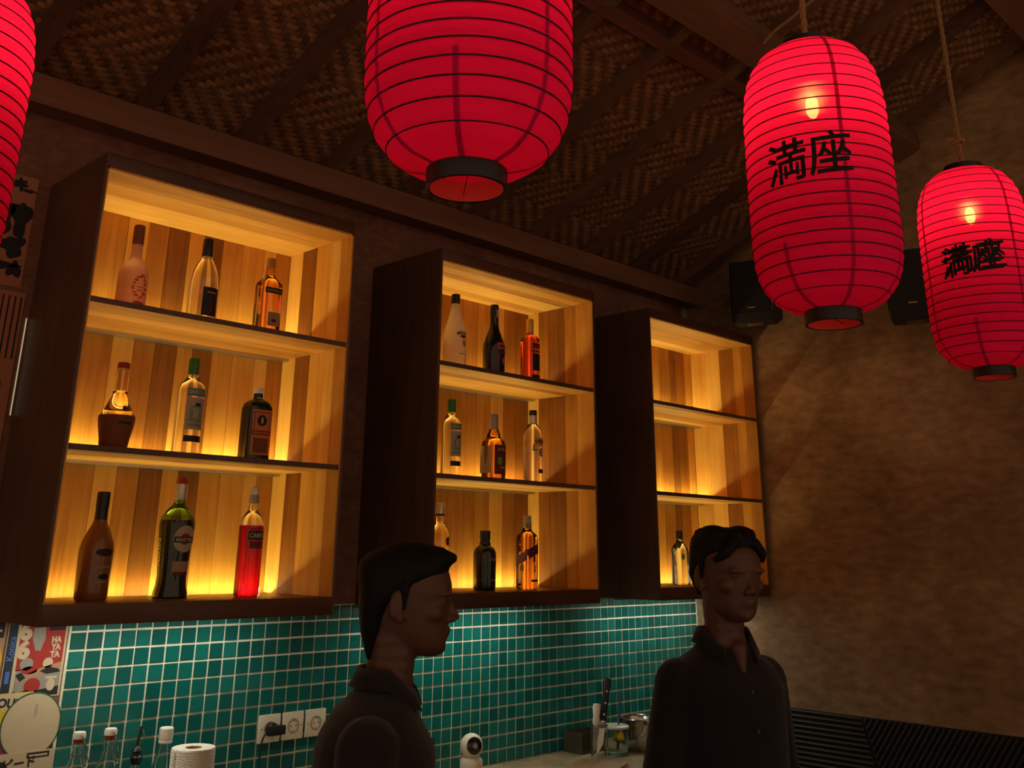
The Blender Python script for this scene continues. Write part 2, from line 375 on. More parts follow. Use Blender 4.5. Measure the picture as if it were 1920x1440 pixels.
# ---- ribbed dark wainscot on the right wall
M_wain = wood('charred_slats', [(0.2, rgb(24, 18, 14)), (0.5, rgb(36, 28, 21)), (0.85, rgb(50, 39, 29))], 'Y', 1.0, 0.6, 0.2)
wt = 0.982
def clip_poly(poly, fn):
    out = []
    for i in range(len(poly)):
        a, b = poly[i], poly[(i + 1) % len(poly)]; fa, fb = fn(a), fn(b)
        if fa >= 0: out.append(a)
        if fa * fb < 0: t = fa / (fa - fb); out.append((a[0] + (b[0] - a[0]) * t, a[1] + (b[1] - a[1]) * t))
    return out
def ribbed(polys_uv, ang, pitch=0.021, depth=0.012):
    """parallel half-round ribs at an angle, cut to a convex outline in (y, z) on the right wall"""
    V, F = [], []; ca, sa = math.cos(ang), math.sin(ang)
    cc = [(p[0] * -sa + p[1] * ca) for p in polys_uv]; k0 = int(min(cc) / pitch) - 1; k1 = int(max(cc) / pitch) + 1
    hs = [(0.05, 0.0), (0.25, .75), (0.5, 1.0), (0.75, .75), (0.95, 0.0)]
    for k in range(k0, k1):
        for (t0, h0), (t1, h1) in zip(hs[:-1], hs[1:]):
            d0, d1 = (k + t0) * pitch, (k + t1) * pitch
            q = clip_poly(clip_poly(polys_uv, lambda p: (-p[0] * sa + p[1] * ca) - d0), lambda p: d1 - (-p[0] * sa + p[1] * ca))
            if len(q) < 3: continue
            b0 = len(V)
            for y, z in q:
                d = -y * sa + z * ca; t = (d - d0) / (d1 - d0); V.append((XR - .006 - depth * (h0 + (h1 - h0) * t), y, z))
            F.append(tuple(range(b0, b0 + len(q))))
    return V, F
for nm, poly, ang in (('ribbed_panel', [(YW - .002, .05), (-.03, .05), (-.03, wt), (YW - .002, wt)], math.radians(118)),
                      ('ribbed_panel', [(-.045, .05), (-0.62, .05), (-.39, wt), (-.045, wt)], 0.0),
                      ('ribbed_panel', [(-.635, .05), (-1.75, .05), (-1.75, wt), (-.405, wt)], math.radians(125)),
                      ('ribbed_panel', [(-1.765, .05), (-3.4, .05), (-3.4, wt), (-1.765, wt)], 0.0)):
    v, f = ribbed(poly, ang); o = mesh_obj(nm, v, f, M_wain, wall_right); o['label'] = 'dark ribbed wainscot panel along the foot of the plaster wall'
box('wainscot_backing', (XR - .006, XR, -4.0, YW - .001, 0.0, wt + .003), M_wain, wall_right)

# ================================================================== CABINETS
def cabinet(i, label):
    a, b = CABX[i]; t = 0.014; li = 0.006; D = 0.333; YB = 0.377
    c = empty('display_cabinet', (0, 0, 0)); tag(c, label, 'cabinet', 'lit wall cabinets above the tiles')
    for x0, x1 in ((a - t, a - li), (b + li, b + t)):
        box('side_panel', (x0, x1, 0.0, YW - .0005, ZBO, ZTO), M_ext, c, 0.001)
    box('top_board', (a - li, b + li, 0.0005, YW - .0005, ZT + li, ZTO), M_extx, c, 0.001)
    box('top_lining', (a, b, 0.004, YB, ZT, ZT + li), M_intx, c)
    box('bottom_board', (a - li, b + li, 0.0, D, ZBO, Z0), M_extx, c, 0.0015)
    box('bottom_rail', (a - li, b + li, D, YW - .0005, ZBO, Z0 - .024), M_ext, c)
    for z0, z1 in ((ZB0, ZB1), (ZA0, ZA1)):
        sf = box('shelf', (a, b, 0.006, D, z0, z1), M_intx, c); box('edge_shade_band', (a, b, 0.002, 0.006, z0 - .0004, z1 + .0004), M_ext, sf)  # dark band paints in the shade on the shelf's unlit front edge
    rnd = random.Random(11 + i)
    def cuts(lo, hi, n):
        w = [rnd.uniform(.65, 1.4) for _ in range(n)]; s = sum(w); out = [lo]
        for q in w: out.append(out[-1] + q / s * (hi - lo))
        return out
    xs = cuts(a, b, 12)
    for p, q in zip(xs[:-1], xs[1:]):
        o = box('back_plank', (p + .0006, q - .0006, YB + rnd.uniform(0, .0012), YB + .010, ZBO + .027, ZT), M_int, c)
    box('back_board', (a - li, b + li, YB + .010, YB + .016, ZBO + .03, ZT + .006), M_ext, c)
    for side in (0, 1):
        yy = cuts(0.003, YB - .0005, 5)
        for p, q in zip(yy[:-1], yy[1:]):
            dx = rnd.uniform(0, .0006)
            o = box('side_plank', ((a - li, a - dx) if side == 0 else (b + dx, b + li)) + (p + .0004, q - .0004, Z0 - .02 if p > D else Z0, ZT), M_int, c)
    for zz in (Z0, ZB1, ZA1):       # light strip lying in the gap behind each shelf, below its top edge
        ch = box('led_channel', (a + .002, b - .002, D + .001, YB - .001, zz - .022, zz - .0072), M_alu, c)
        mesh_obj('led_glow_strip', [(a + .012, .3440, zz - .0069), (b - .012, .3440, zz - .0069), (b - .012, .3480, zz - .0069), (a + .012, .3480, zz - .0069)], [(0, 1, 2, 3)], M_led, ch)
    lb = box('light_bar', (a + .02, b - .02, 0.245, 0.270, ZBO - .008, ZBO), M_alu, c)
    mesh_obj('led_glow_strip', [(a + .03, .250, ZBO - .0082), (b - .03, .250, ZBO - .0082), (b - .03, .265, ZBO - .0082), (a + .03, .265, ZBO - .0082)], [(0, 3, 2, 1)], M_led2, lb)
    return c
c0 = cabinet(0, 'lit dark wood wall cabinet nearest the posters, nine bottles inside')
M_tail = emitter('led_tail', (1.0, 0.86, 0.55), 9.0)
for p_ in ((.808, .343, Z0 + .004), (.822, .343, ZB1 + .004)):
    v, f = tube_vf(spline([p_, (p_[0] + .003, p_[1] + .004, p_[2] + .010), (p_[0] + .001, p_[1] + .006, p_[2] + .024)], 4), .0045, 6); mesh_obj('led_strip_end', v, f, M_tail, c0, smooth=True)
mesh_obj('led_glow_strip', [(-.0225, .4035, 2.00), (-.0190, .4035, 2.00), (-.0190, .4035, 2.285), (-.0225, .4035, 2.285)], [(0, 1, 2, 3)], emitter('led_leak_glow', (1.0, 0.85, 0.5), 0.35), c0)  # added glowing sliver, stands in for LED light leaking out behind the cabinet
cabinet(1, 'lit dark wood wall cabinet in the middle of the three')
cabinet(2, 'lit dark wood wall cabinet against the plaster wall, two shelves empty')

# ================================================================== BOTTLES
def glass(name, col, rough=0.03, ior=1.45): return plain(name, col, rough, trans=1.0, ior=ior, vary=0.02)
G_clear = glass('clear_glass', (0.93, 0.95, 0.92)); G_amber = glass('amber_liquor', (0.85, 0.42, 0.08)); G_green = glass('green_glass', (0.20, 0.45, 0.06))
G_red = glass('red_aperitif', (0.42, 0.004, 0.030)); G_orange = glass('orange_red_liqueur', (0.95, 0.13, 0.03)); G_blue = glass('pale_blue_glass', (0.78, 0.90, 0.92)); G_cream = glass('pale_gold_liqueur', (0.95, 0.82, 0.5))
B_dkgreen = plain('dark_green_bottle', (0.012, 0.018, 0.008), 0.12, coat=0.3); B_black = plain('black_bottle', (0.008, 0.009, 0.007), 0.15, coat=0.3); B_brown = plain('brown_print_bottle', rgb(132, 84, 46), 0.25, coat=0.3)
B_frost = plain('frosted_white_bottle', rgb(240, 226, 200), 0.6, trans=0.6); B_pink = plain('frosted_pink_bottle', rgb(236, 190, 160), 0.6, trans=0.6)
C_black = plain('black_cap', (0.012, 0.011, 0.010), 0.35); C_green = plain('green_cap', rgb(40, 110, 34), 0.35); C_gold = plain('gold_cap', rgb(206, 160, 50), 0.35, 0.4); C_tan = plain('tan_cap', rgb(176, 120, 60), 0.5)
C_grey = plain('grey_foil_cap', rgb(150, 140, 134), 0.4, 0.3); C_silver = plain('silver_cap', rgb(196, 190, 178), 0.3, 0.6); C_red = plain('red_stopper', rgb(150, 38, 18), 0.5); C_white = plain('white_cap', rgb(222, 218, 206), 0.45); C_brown = plain('brown_foil', rgb(122, 70, 40), 0.45)
L_black = plain('black_label', (0.010, 0.009, 0.009), 0.6); L_white = plain('white_label', rgb(168, 154, 130), 0.7); L_red = plain('red_label', rgb(150, 26, 22), 0.6); L_orange = plain('orange_label', rgb(196, 112, 60), 0.7); L_teal = plain('teal_label', rgb(70, 130, 116), 0.6)
L_brown = plain('brown_label', rgb(110, 62, 26), 0.7); L_maroon = plain('maroon_label', rgb(96, 34, 24), 0.6); L_amber = plain('amber_label', rgb(216, 140, 40), 0.6); L_pink = plain('pink_label', rgb(190, 70, 60), 0.6); L_cream = plain('cream_label', rgb(158, 128, 98), 0.7); L_purple = plain('plum_label', rgb(84, 26, 44), 0.6)
L_grey = plain('sage_label', rgb(120, 136, 116), 0.7); L_gold = plain('gold_print', rgb(196, 160, 60), 0.5); L_green = plain('leaf_print', rgb(110, 150, 60), 0.6); L_navy = plain('navy_label', rgb(24, 24, 40), 0.6)

class Bottle:
    def __init__(s, name, label, loc, prof, mt, sq=2.0, ax=1.0, ay=1.0, group=None, rz=0.0, seg=32, split=None, flute=None):
        """prof [(r, z)]; split=(z, material above) divides the body at the liquid line"""
        s.e = tag(empty(name, loc, rz), label, 'bottle', group); s.prof, s.sq, s.ax, s.ay = prof, sq, ax, ay
        if split:
            zc, m2 = split; rc = s.rad(zc)
            lo = [p for p in prof if p[1] < zc] + [(rc, zc)]; hi = [(rc, zc + .0004)] + [p for p in prof if p[1] > zc]
            s.body = lathe('body', lo, mt, s.e, seg, sq=sq, ax=ax, ay=ay); lathe('upper_glass', hi, m2, s.e, seg, sq=sq, ax=ax, ay=ay)
        else: s.body = lathe('body', prof, mt, s.e, seg, sq=sq, ax=ax, ay=ay)
        if flute:
            me = s.body.data; z0, z1, n, dep = flute
            for v in me.vertices:
                if z0 < v.co.z < z1: k = 1 - dep * (0.5 + 0.5 * math.cos(n * math.atan2(v.co.y, v.co.x))); v.co.x *= k; v.co.y *= k
    def rad(s, z):
        p = s.prof
        for (r0, z0), (r1, z1) in zip(p[:-1], p[1:]):
            if z0 <= z <= z1: return r0 + (r1 - r0) * ((z - z0) / (z1 - z0) if z1 > z0 else 0)
        return p[-1][0] if z > p[-1][1] else p[0][0]
    def at(s, u, z, off):
        r = s.rad(z)
        if s.sq > 2.4:
            hx = max(1e-4, r * s.ax); k = min(.985, abs(u) / hx); y = r * s.ay * (1 - k ** s.sq) ** (1 / s.sq); return (u, -y - off, z)
        a = -PI / 2 + u / max(.02, r); rr = r + off
        return (rr * math.cos(a) * s.ax, rr * math.sin(a) * s.ay, z)
    def cap(s, prof, mt, name='cap'): return lathe(name, prof, mt, s.e, 20)
    def patch(s, name, mt, uc, zc, w, h, shape='rect', off=.0007, parent=None, rot=0.0):
        V, F = [], []; cr, sr = math.cos(rot), math.sin(rot)
        if shape == 'rect':
            nx, nz = 14, 6
            for j in range(nz + 1):
                for i in range(nx + 1):
                    x, z = (i / nx - .5) * w, (j / nz - .5) * h; V.append((x * cr - z * sr, x * sr + z * cr))
            F = [(j * (nx + 1) + i, j * (nx + 1) + i + 1, (j + 1) * (nx + 1) + i + 1, (j + 1) * (nx + 1) + i) for j in range(nz) for i in range(nx)]
        else:
            n, m = 24, 4; V.append((0, 0))
            for j in range(1, m + 1):
                for i in range(n): a = 2 * PI * i / n; V.append((math.cos(a) * w / 2 * j / m, math.sin(a) * h / 2 * j / m))
            F = [(0, 1 + i, 1 + (i + 1) % n) for i in range(n)]
            for j in range(m - 1):
                F += [(1 + j * n + i, 1 + (j + 1) * n + i, 1 + (j + 1) * n + (i + 1) % n, 1 + j * n + (i + 1) % n) for i in range(n)]
        return mesh_obj(name, [s.at(uc + x, zc + z, off) for x, z in V], F, mt, parent or s.e, smooth=True)
    def text(s, st, mt, uc, zc, size, parent=None, bold=0.0, off=.0014, arch=0.0, fit=None):
        V, F = text2d(st, size, bold, 0.006)
        if not V: return
        if fit: k = fit / (max(v[0] for v in V) - min(v[0] for v in V)); V = [(x * k, z) for x, z in V]
        return mesh_obj('lettering', [s.at(uc + x, zc + z - arch * x * x, off) for x, z in V], F, mt, parent or s.e)

YS = 0.11
# --- nearest cabinet, top shelf
b = Bottle('liqueur_bottle', 'frosted pinkish bottle with red print, top shelf beside the posters', (.156, YS, ZA1), [(.036, 0), (.041, .004), (.0425, .012), (.0425, .105), (.040, .122), (.031, .140), (.021, .152), (.0165, .164), (.0155, .20), (.0155, .212)], B_pink)
b.cap([(.0162, .200), (.0166, .204), (.0166, .256), (.0150, .260)], C_brown)
rp = random.Random(4)
for k in range(22):
    a = 2 * PI * k / 22; b.patch('print', L_pink, .006 + .019 * math.cos(a) + rp.uniform(-.003, .003), .068 + .032 * math.sin(a) + rp.uniform(-.004, .004), rp.uniform(.006, .012), rp.uniform(.004, .009), 'oval', rot=0)
b.patch('print', L_pink, .006, .066, .022, .003); b.patch('print', L_pink, .006, .056, .018, .003); b.patch('print', L_pink, .006, .020, .036, .010, 'oval')
b = Bottle('tequila_bottle', 'clear bell-shaped bottle with tall black label and black cap', (.381, YS, ZA1), [(.038, 0), (.0435, .005), (.0445, .014), (.0445, .105), (.0435, .128), (.0385, .156), (.030, .182), (.021, .199), (.0175, .205), (.017, .214)], G_clear, flute=(.02, .13, 16, .03))
b.cap([(.0165, .212), (.0168, .216), (.0168, .266), (.0155, .269)], C_black)
l = b.patch('label', L_black, .006, .064, .056, .088); b.patch('print', L_red, .006, .058, .002, .06, parent=l, off=.0012); b.patch('print', L_gold, .006, .092, .03, .003, parent=l, off=.0012)
b = Bottle('whiskey_bottle', 'square amber whiskey bottle with a black neck band label', (.610, YS, ZA1), [(.034, 0), (.0375, .004), (.039, .010), (.039, .160), (.037, .170), (.026, .184), (.016, .193), (.0135, .200), (.013, .226)], G_amber, sq=4.5, ay=.85)
b.cap([(.0145, .222), (.015, .226), (.015, .253), (.0135, .256)], C_tan)
l = b.patch('label', L_black, 0, .143, .062, .019); b.text('BUSHMILLS', L_gold, 0, .143, .011, l, fit=.052); l = b.patch('label', L_cream, .006, .05, .044, .045); b.patch('print', L_maroon, .006, .045, .02, .012, 'oval', parent=l, off=.0013)
# --- nearest cabinet, middle shelf
b = Bottle('liqueur_decanter', 'clear flask-shaped bottle with red stopper and large brown label', (.164, YS, ZB1), [(.034, 0), (.037, .004), (.040, .030), (.047, .066), (.0495, .084), (.0485, .093), (.041, .103), (.029, .130), (.0205, .150), (.0195, .153), (.0205, .156), (.0205, .160), (.0165, .164), (.0155, .20), (.0165, .205), (.0175, .228)], L_brown, split=(.093, G_cream))
b.cap([(.0165, .226), (.017, .229), (.017, .241), (.0155, .243)], C_red); b.patch('print', L_black, .004, .072, .036, .006); b.patch('seal', L_maroon, .004, .112, .016, .016, 'oval')
def vodka(loc, label, r=.039, k=1.0):
    b = Bottle('vodka_bottle', label, loc, [(r * .93, 0), (r * .99, .005), (r, .012), (r * .985, .10 * k), (r, .192 * k), (r * .92, .203 * k), (r * .62, .218 * k), (.0165, .228 * k), (.0155, .240 * k)], G_clear, group='clear vodka bottles with green caps')
    b.cap([(.0158, .236 * k), (.0162, .238 * k), (.0162, .281 * k), (.0150, .284 * k)], C_green)
    l = b.patch('label', L_teal, .004, .181 * k, .066, .023 * k); b.text('SMIRNOFF', L_white, .004, .181 * k, .017, l, .0004, fit=.058)
    l = b.patch('label', L_white, .004, .119 * k, .064, .092 * k)
    for u, z, w, h, sh in ((.004, .138, .044, .007, 'oval'), (-.012, .118, .010, .030, 'oval'), (.016, .118, .010, .030, 'oval'), (.002, .100, .046, .012, 'oval'), (.003, .086, .052, .010, 'oval')): b.patch('print', L_grey, u, z * k, w, h * k, sh, parent=l, off=.0012)
    b.patch('print', L_black, .006, .145 * k, .018, .009 * k, parent=l, off=.0013)
    b.patch('label', L_black, .004, .047 * k, .062, .018 * k); return b
vodka((.379, YS, ZB1), 'clear vodka bottle with green cap between decanter and square herbal bottle')
b = Bottle('herbal_liqueur_bottle', 'flat square dark green bottle with orange framed label', (.606, YS, ZB1), [(.92, 0), (.985, .004), (1.0, .010), (1.0, .150), (.97, .162), (.86, .174), (.60, .184), (.34, .189), (.32, .194)], B_dkgreen, sq=6, ax=.043, ay=.031)
b.cap([(.0135, .190), (.014, .192), (.014, .222), (.0128, .224)], C_white); lathe('cap_band', [(.0142, .192), (.0143, .193), (.0143, .205), (.0142, .206)], C_black, b.e, 20)
l = b.patch('label', L_orange, .002, .086, .068, .136); b.patch('label_border', L_black, .002, .112, .056, .070, parent=l, off=.0010); b.patch('label_panel', L_orange, .002, .112, .052, .066, parent=l, off=.0013)
b.patch('emblem', L_black, .002, .121, .034, .034, 'oval', parent=l, off=.0017); b.patch('emblem_mark', L_gold, .002, .121, .008, .020, 'oval', parent=l, off=.0021)
b.patch('label_band', L_red, .002, .084, .066, .014, parent=l, off=.0017); b.text('Jägermeister', L_gold, .002, .084, .0085, l, off=.0022, fit=.056)
b.patch('label_panel', L_brown, .002, .046, .052, .044, parent=l, off=.0012)
# --- nearest cabinet, bottom
b = Bottle('cream_liqueur_bottle', 'brown printed bottle with long black neck beside the cabinet edge', (.184, .170, Z0), [(.039, 0), (.042, .004), (.0435, .02), (.0455, .115), (.0450, .130), (.041, .150), (.030, .176), (.020, .196), (.0168, .208), (.0160, .25)], B_brown)
b.cap([(.0176, .196), (.0172, .21), (.0166, .235), (.0176, .242), (.0176, .279), (.0160, .281)], C_black)
l = b.patch('print', L_black, .006, .122, .052, .020, 'oval'); b.patch('print', L_cream, .006, .085, .05, .006, 'oval'); b.patch('print', L_black, .010, .060, .030, .014, 'oval'); b.patch('print', L_cream, 0, .047, .03, .004)
b = Bottle('vermouth_bottle', 'dark vermouth bottle with green shoulder and round white label', (.418, .178, Z0), [(.047, 0), (.050, .004), (.0495, .012), (.0435, .035), (.042, .06), (.046, .12), (.0505, .190), (.0505, .205), (.046, .222), (.034, .240), (.021, .254), (.0165, .262), (.0158, .30)], B_dkgreen, split=(.212, G_green))
b.cap([(.0165, .284), (.0168, .287), (.0168, .328), (.0152, .332)], C_red); lathe('neck_foil', [(.0164, .268), (.0172, .270), (.0172, .312), (.0170, .314)], C_silver, b.e, 20)
l = b.patch('label', L_white, .004, .160, .070, .074, 'oval'); b.patch('print', L_red, .004, .160, .032, .032, 'oval', parent=l, off=.0012); b.patch('label_band', L_black, .004, .158, .064, .016, parent=l, off=.0016); b.text('MARTINI', L_white, .004, .158, .0135, l, .0005, off=.0022, fit=.054)
l = b.patch('label', L_cream, .004, .080, .056, .038); b.patch('print', L_maroon, .004, .066, .05, .010, parent=l, off=.0012)
V, F = text2d('MARTINI', .019, .0003, .006); o = mesh_obj('lettering', [(-b.rad(.125 + x) - .0012, y * 1.0, .125 + x) for x, y in V], F, L_gold, b.e)
b = Bottle('aperitif_bottle', 'red aperitif bottle with silver cap and dark name label', (.660, .170, Z0), [(.033, 0), (.0365, .004), (.0375, .010), (.0375, .02), (.0375, .06), (.0375, .10), (.0375, .128), (.0372, .135), (.0372, .205), (.034, .220), (.024, .236), (.0165, .246), (.0145, .252), (.0140, .285)], G_red, split=(.203, G_clear), seg=72, flute=(.008, .13, 18, .05))
b.cap([(.0155, .276), (.016, .278), (.016, .316), (.0145, .32)], C_silver); lathe('cap_band', [(.0162, .268), (.0164, .270), (.0164, .292), (.0162, .294)], C_grey, b.e, 20)
l = b.patch('label', L_navy, .006, .174, .066, .027); b.text('CAMPARI', L_white, .006, .174, .019, l, .0006, fit=.060); b.patch('label', L_red, .006, .193, .06, .007); b.patch('label', L_maroon, .006, .147, .056, .022)
# --- middle cabinet, top shelf
b = Bottle('coconut_rum_bottle', 'frosted white bottle with black cap and palm tree print', (1.4295, YS, ZA1), [(.040, 0), (.0435, .005), (.0445, .014), (.0448, .105), (.043, .130), (.036, .164), (.027, .196), (.020, .225), (.0170, .242), (.0165, .256)], B_frost)
b.cap([(.0168, .252), (.0172, .254), (.0172, .287), (.0158, .290)], C_black)
b.text('MALIBU', L_black, .006, .137, .018, bold=.0006, arch=9.0, fit=.058)
b.patch('print', L_amber, .010, .096, .024, .024, 'oval'); b.patch('palm_trunk', L_black, .006, .098, .003, .034, off=.0014, rot=.15)
for k in range(6): a = math.radians(10 + 32 * k); b.patch('palm_leaf', L_black, .004 + .009 * math.cos(a), .117 + .007 * math.sin(a), .018, .004, off=.0014, rot=a)
b.patch('print', L_cream, .006, .055, .04, .003)
b = Bottle('cream_liqueur_bottle', 'nearly black bottle with pink and gold print, middle cabinet top shelf', (1.6395, YS, ZA1), [(.039, 0), (.0425, .005), (.0438, .014), (.0440, .110), (.042, .128), (.033, .156), (.022, .182), (.0175, .200), (.0162, .225), (.0162, .262)], B_black)
b.cap([(.0175, .236), (.0178, .240), (.0178, .282), (.016, .286)], C_black); b.patch('neck_label', L_white, .002, .250, .016, .032, off=.0022)
b.patch('label', L_gold, .012, .150, .020, .014, 'oval'); l = b.patch('label', L_pink, .006, .116, .052, .026); b.patch('print', L_maroon, .006, .116, .04, .012, 'oval', parent=l, off=.0012); b.patch('print', L_purple, .004, .09, .05, .012); b.patch('print', L_pink, .012, .058, .022, .026, 'oval')
b = Bottle('fruit_liqueur_bottle', 'orange-red bottle with gold cap on top shelf', (1.8455, YS, ZA1), [(.0315, 0), (.0345, .004), (.0355, .010), (.0365, .170), (.0345, .180), (.024, .192), (.0150, .198), (.0142, .207)], G_orange, sq=2.8)
b.cap([(.0146, .205), (.0152, .208), (.0152, .260), (.0138, .263)], C_gold)
b.patch('label', L_maroon, .004, .148, .05, .022); b.patch('label', L_black, .004, .082, .046, .070); b.patch('label', L_red, .004, .126, .056, .010); b.patch('label', L_black, .004, .022, .052, .018)
# --- middle cabinet, middle shelf
vodka((1.424, YS, ZB1), 'clear vodka bottle with green cap beside apple bourbon bottle', .0365, .98)
b = Bottle('bourbon_bottle', 'amber bourbon bottle with white side label and green apple print', (1.644, YS, ZB1), [(.037, 0), (.040, .004), (.0415, .010), (.042, .130), (.0395, .142), (.029, .153), (.024, .160), (.0235, .170), (.0165, .184), (.016, .192)], G_amber, sq=3.6, ay=.9)
b.cap([(.0168, .190), (.0172, .193), (.0172, .244), (.0158, .247)], C_grey)
l = b.patch('label', L_maroon, .006, .075, .070, .108); b.text('Jim Beam', L_gold, .010, .112, .0145, l, .0003, fit=.050); b.patch('apple_print', L_green, -.004, .070, .026, .030, 'oval', parent=l, off=.0013); b.text('APPLE', L_gold, .014, .046, .011, l, .0003, fit=.034)
V = [(-.0395, y, z) for z in (.025, .125) for y in (-.030, .030)]; l = mesh_obj('side_label', V, [(0, 1, 3, 2)], L_white, b.e)
for j in range(8): mesh_obj('print', [(-.0399, y, .036 + j * .010 + dz) for dz in (0, .003) for y in (-.020, .014 - .006 * (j % 3))], [(0, 1, 3, 2)], L_grey, l)
l.data.transform(Matrix.Translation((-.0022, 0, 0)))
for ch in l.children: ch.data.transform(Matrix.Translation((-.0022, 0, 0)))
b = Bottle('gin_bottle', 'clear gin bottle with black cap and orange name label', (1.8635, YS, ZB1), [(.035, 0), (.0375, .004), (.0385, .010), (.0390, .180), (.0375, .194), (.030, .212), (.020, .226), (.0155, .234), (.015, .246)], G_clear)
b.cap([(.0155, .243), (.016, .246), (.016, .281), (.0145, .284)], C_black); lathe('neck_foil', [(.0158, .228), (.0164, .230), (.0164, .262), (.0162, .263)], C_silver, b.e, 20)
l = b.patch('label', L_amber, .006, .158, .068, .034); b.text("GORDON'S", L_navy, .006, .160, .017, l, .0005, fit=.058)
b.patch('roundel', L_navy, .010, .118, .030, .034, 'oval'); b.patch('roundel_face', L_white, .010, .118, .024, .028, 'oval', off=.0012); b.patch('leaf', L_green, -.022, .126, .026, .008, 'oval', rot=.5); b.patch('leaf', L_green, -.028, .138, .008, .022, 'oval'); b.patch('label', L_black, .008, .046, .034, .016)
# --- middle cabinet, bottom
b = Bottle('clear_spirit_bottle', 'clear spirit bottle with dark red seal, half hidden by the cabinet side', (1.452, .190, Z0), [(.032, 0), (.035, .004), (.036, .012), (.036, .190), (.033, .206), (.022, .226), (.0160, .238), (.0155, .262)], G_cream)
b.cap([(.0165, .255), (.017, .258), (.017, .300), (.0155, .303)], C_silver); lathe('cap_band', [(.0174, .256), (.0175, .257), (.0175, .262), (.0174, .263)], C_black, b.e, 20); b.patch('seal', L_maroon, .012, .168, .026, .032, 'oval')
b = Bottle('gin_bottle', 'squat black bottle with short neck and wide black cap', (1.6255, .130, Z0), [(.037, 0), (.0400, .004), (.0410, .015), (.0425, .118), (.0415, .132), (.035, .146), (.024, .154), (.0205, .157), (.0215, .160), (.0215, .164), (.0185, .168), (.0180, .176)], B_black)
b.cap([(.0195, .176), (.020, .178), (.020, .206), (.0185, .208)], C_black); b.text('BULLDOG', L_cream, .008, .108, .012, bold=.0004, fit=.052); b.patch('print', L_cream, .008, .036, .03, .0025)
b = Bottle('whisky_bottle', 'square amber whisky bottle with slanted plum label', (1.850, .128, Z0), [(.031, 0), (.0335, .004), (.0345, .010), (.0345, .182), (.032, .194), (.024, .204), (.0160, .211), (.0142, .218), (.0142, .24)], G_amber, sq=5)
b.cap([(.0152, .222), (.0156, .225), (.0156, .265), (.0142, .268)], C_grey); b.patch('label', L_purple, 0, .138, .066, .034, rot=math.radians(22)); b.patch('label', L_black, .004, .032, .036, .008)
V = [(-.0352, y, z) for z in (.066, .088) for y in (-.016, .004)]; mesh_obj('side_label', V, [(0, 1, 3, 2)], L_cream, b.e)
V = [(-.0352, y, z + (-.034 - y) * .4) for z in (.107, .141) for y in (-.0335, .026)]; mesh_obj('side_label', V, [(0, 1, 3, 2)], L_purple, b.e)
# --- far cabinet
b = Bottle('gin_bottle', 'pale blue-tinted square bottle alone in the far cabinet', (2.947, .190, Z0), [(.038, 0), (.0415, .004), (.0425, .012), (.0425, .140), (.040, .154), (.030, .172), (.020, .184), (.0155, .190), (.015, .2)], G_blue, sq=4.5, ay=.7)
b.cap([(.0158, .198), (.0164, .2), (.0164, .233), (.015, .236)], C_black); b.patch('medallion', L_grey, -.018, .122, .024, .026, 'oval'); b.patch('medallion', L_grey, .018, .122, .020, .026, 'oval')

# ================================================================== LANTERNS
def paper_mat():
    mt = bpy.data.materials.new('red_lantern_paper'); mt.use_nodes = True; nt = mt.node_tree; nt.nodes.clear(); N = nt.nodes; L = nt.links
    tc = N.new('ShaderNodeTexCoord'); mp = N.new('ShaderNodeMapping'); mp.inputs['Scale'].default_value = (6, 6, 40); L.new(tc.outputs['Object'], mp.inputs[0])
    nz = N.new('ShaderNodeTexNoise'); nz.inputs['Scale'].default_value = 1.5; nz.inputs['Detail'].default_value = 5; L.new(mp.outputs[0], nz.inputs['Vector'])
    r = ramp(nt, [(0.3, (0.88, 0.016, 0.15, 1)), (0.7, (0.96, 0.022, 0.19, 1))]); L.new(nz.outputs['Fac'], r.inputs[0])
    tr = N.new('ShaderNodeBsdfTranslucent'); L.new(r.outputs[0], tr.inputs['Color'])
    df = N.new('ShaderNodeBsdfDiffuse'); L.new(r.outputs[0], df.inputs['Color'])
    m1 = N.new('ShaderNodeMixShader'); m1.inputs[0].default_value = 0.5; L.new(tr.outputs[0], m1.inputs[1]); L.new(df.outputs[0], m1.inputs[2])
    rf = N.new('ShaderNodeBsdfRefraction'); rf.inputs['Color'].default_value = (1.0, 0.16, 0.09, 1); rf.inputs['Roughness'].default_value = 0.5; rf.inputs['IOR'].default_value = 1.35
    m3 = N.new('ShaderNodeMixShader'); m3.inputs[0].default_value = 0.06; L.new(m1.outputs[0], m3.inputs[1]); L.new(rf.outputs[0], m3.inputs[2]); m1 = m3
    tp = N.new('ShaderNodeBsdfTransparent'); tp.inputs['Color'].default_value = (1.0, 0.30, 0.16, 1)
    m2 = N.new('ShaderNodeMixShader'); m2.inputs[0].default_value = 0.035; L.new(m1.outputs[0], m2.inputs[1]); L.new(tp.outputs[0], m2.inputs[2])
    o = N.new('ShaderNodeOutputMaterial'); L.new(m2.outputs[0], o.inputs[0]); return mt
M_lant = paper_mat()
def seam_mat():
    mt = bpy.data.materials.new('lantern_seam_tape'); mt.use_nodes = True; nt = mt.node_tree; nt.nodes.clear(); N = nt.nodes; L = nt.links
    tr = N.new('ShaderNodeBsdfTranslucent'); tr.inputs['Color'].default_value = (0.22, 0.003, 0.010, 1)
    df = N.new('ShaderNodeBsdfDiffuse'); df.inputs['Color'].default_value = (0.3, 0.004, 0.012, 1)
    m1 = N.new('ShaderNodeMixShader'); m1.inputs[0].default_value = 0.4; L.new(tr.outputs[0], m1.inputs[1]); L.new(df.outputs[0], m1.inputs[2])
    o = N.new('ShaderNodeOutputMaterial'); L.new(m1.outputs[0], o.inputs[0]); return mt
M_seam = seam_mat()
M_rib = plain('lantern_wire', (0.03, 0.002, 0.003), 0.7)
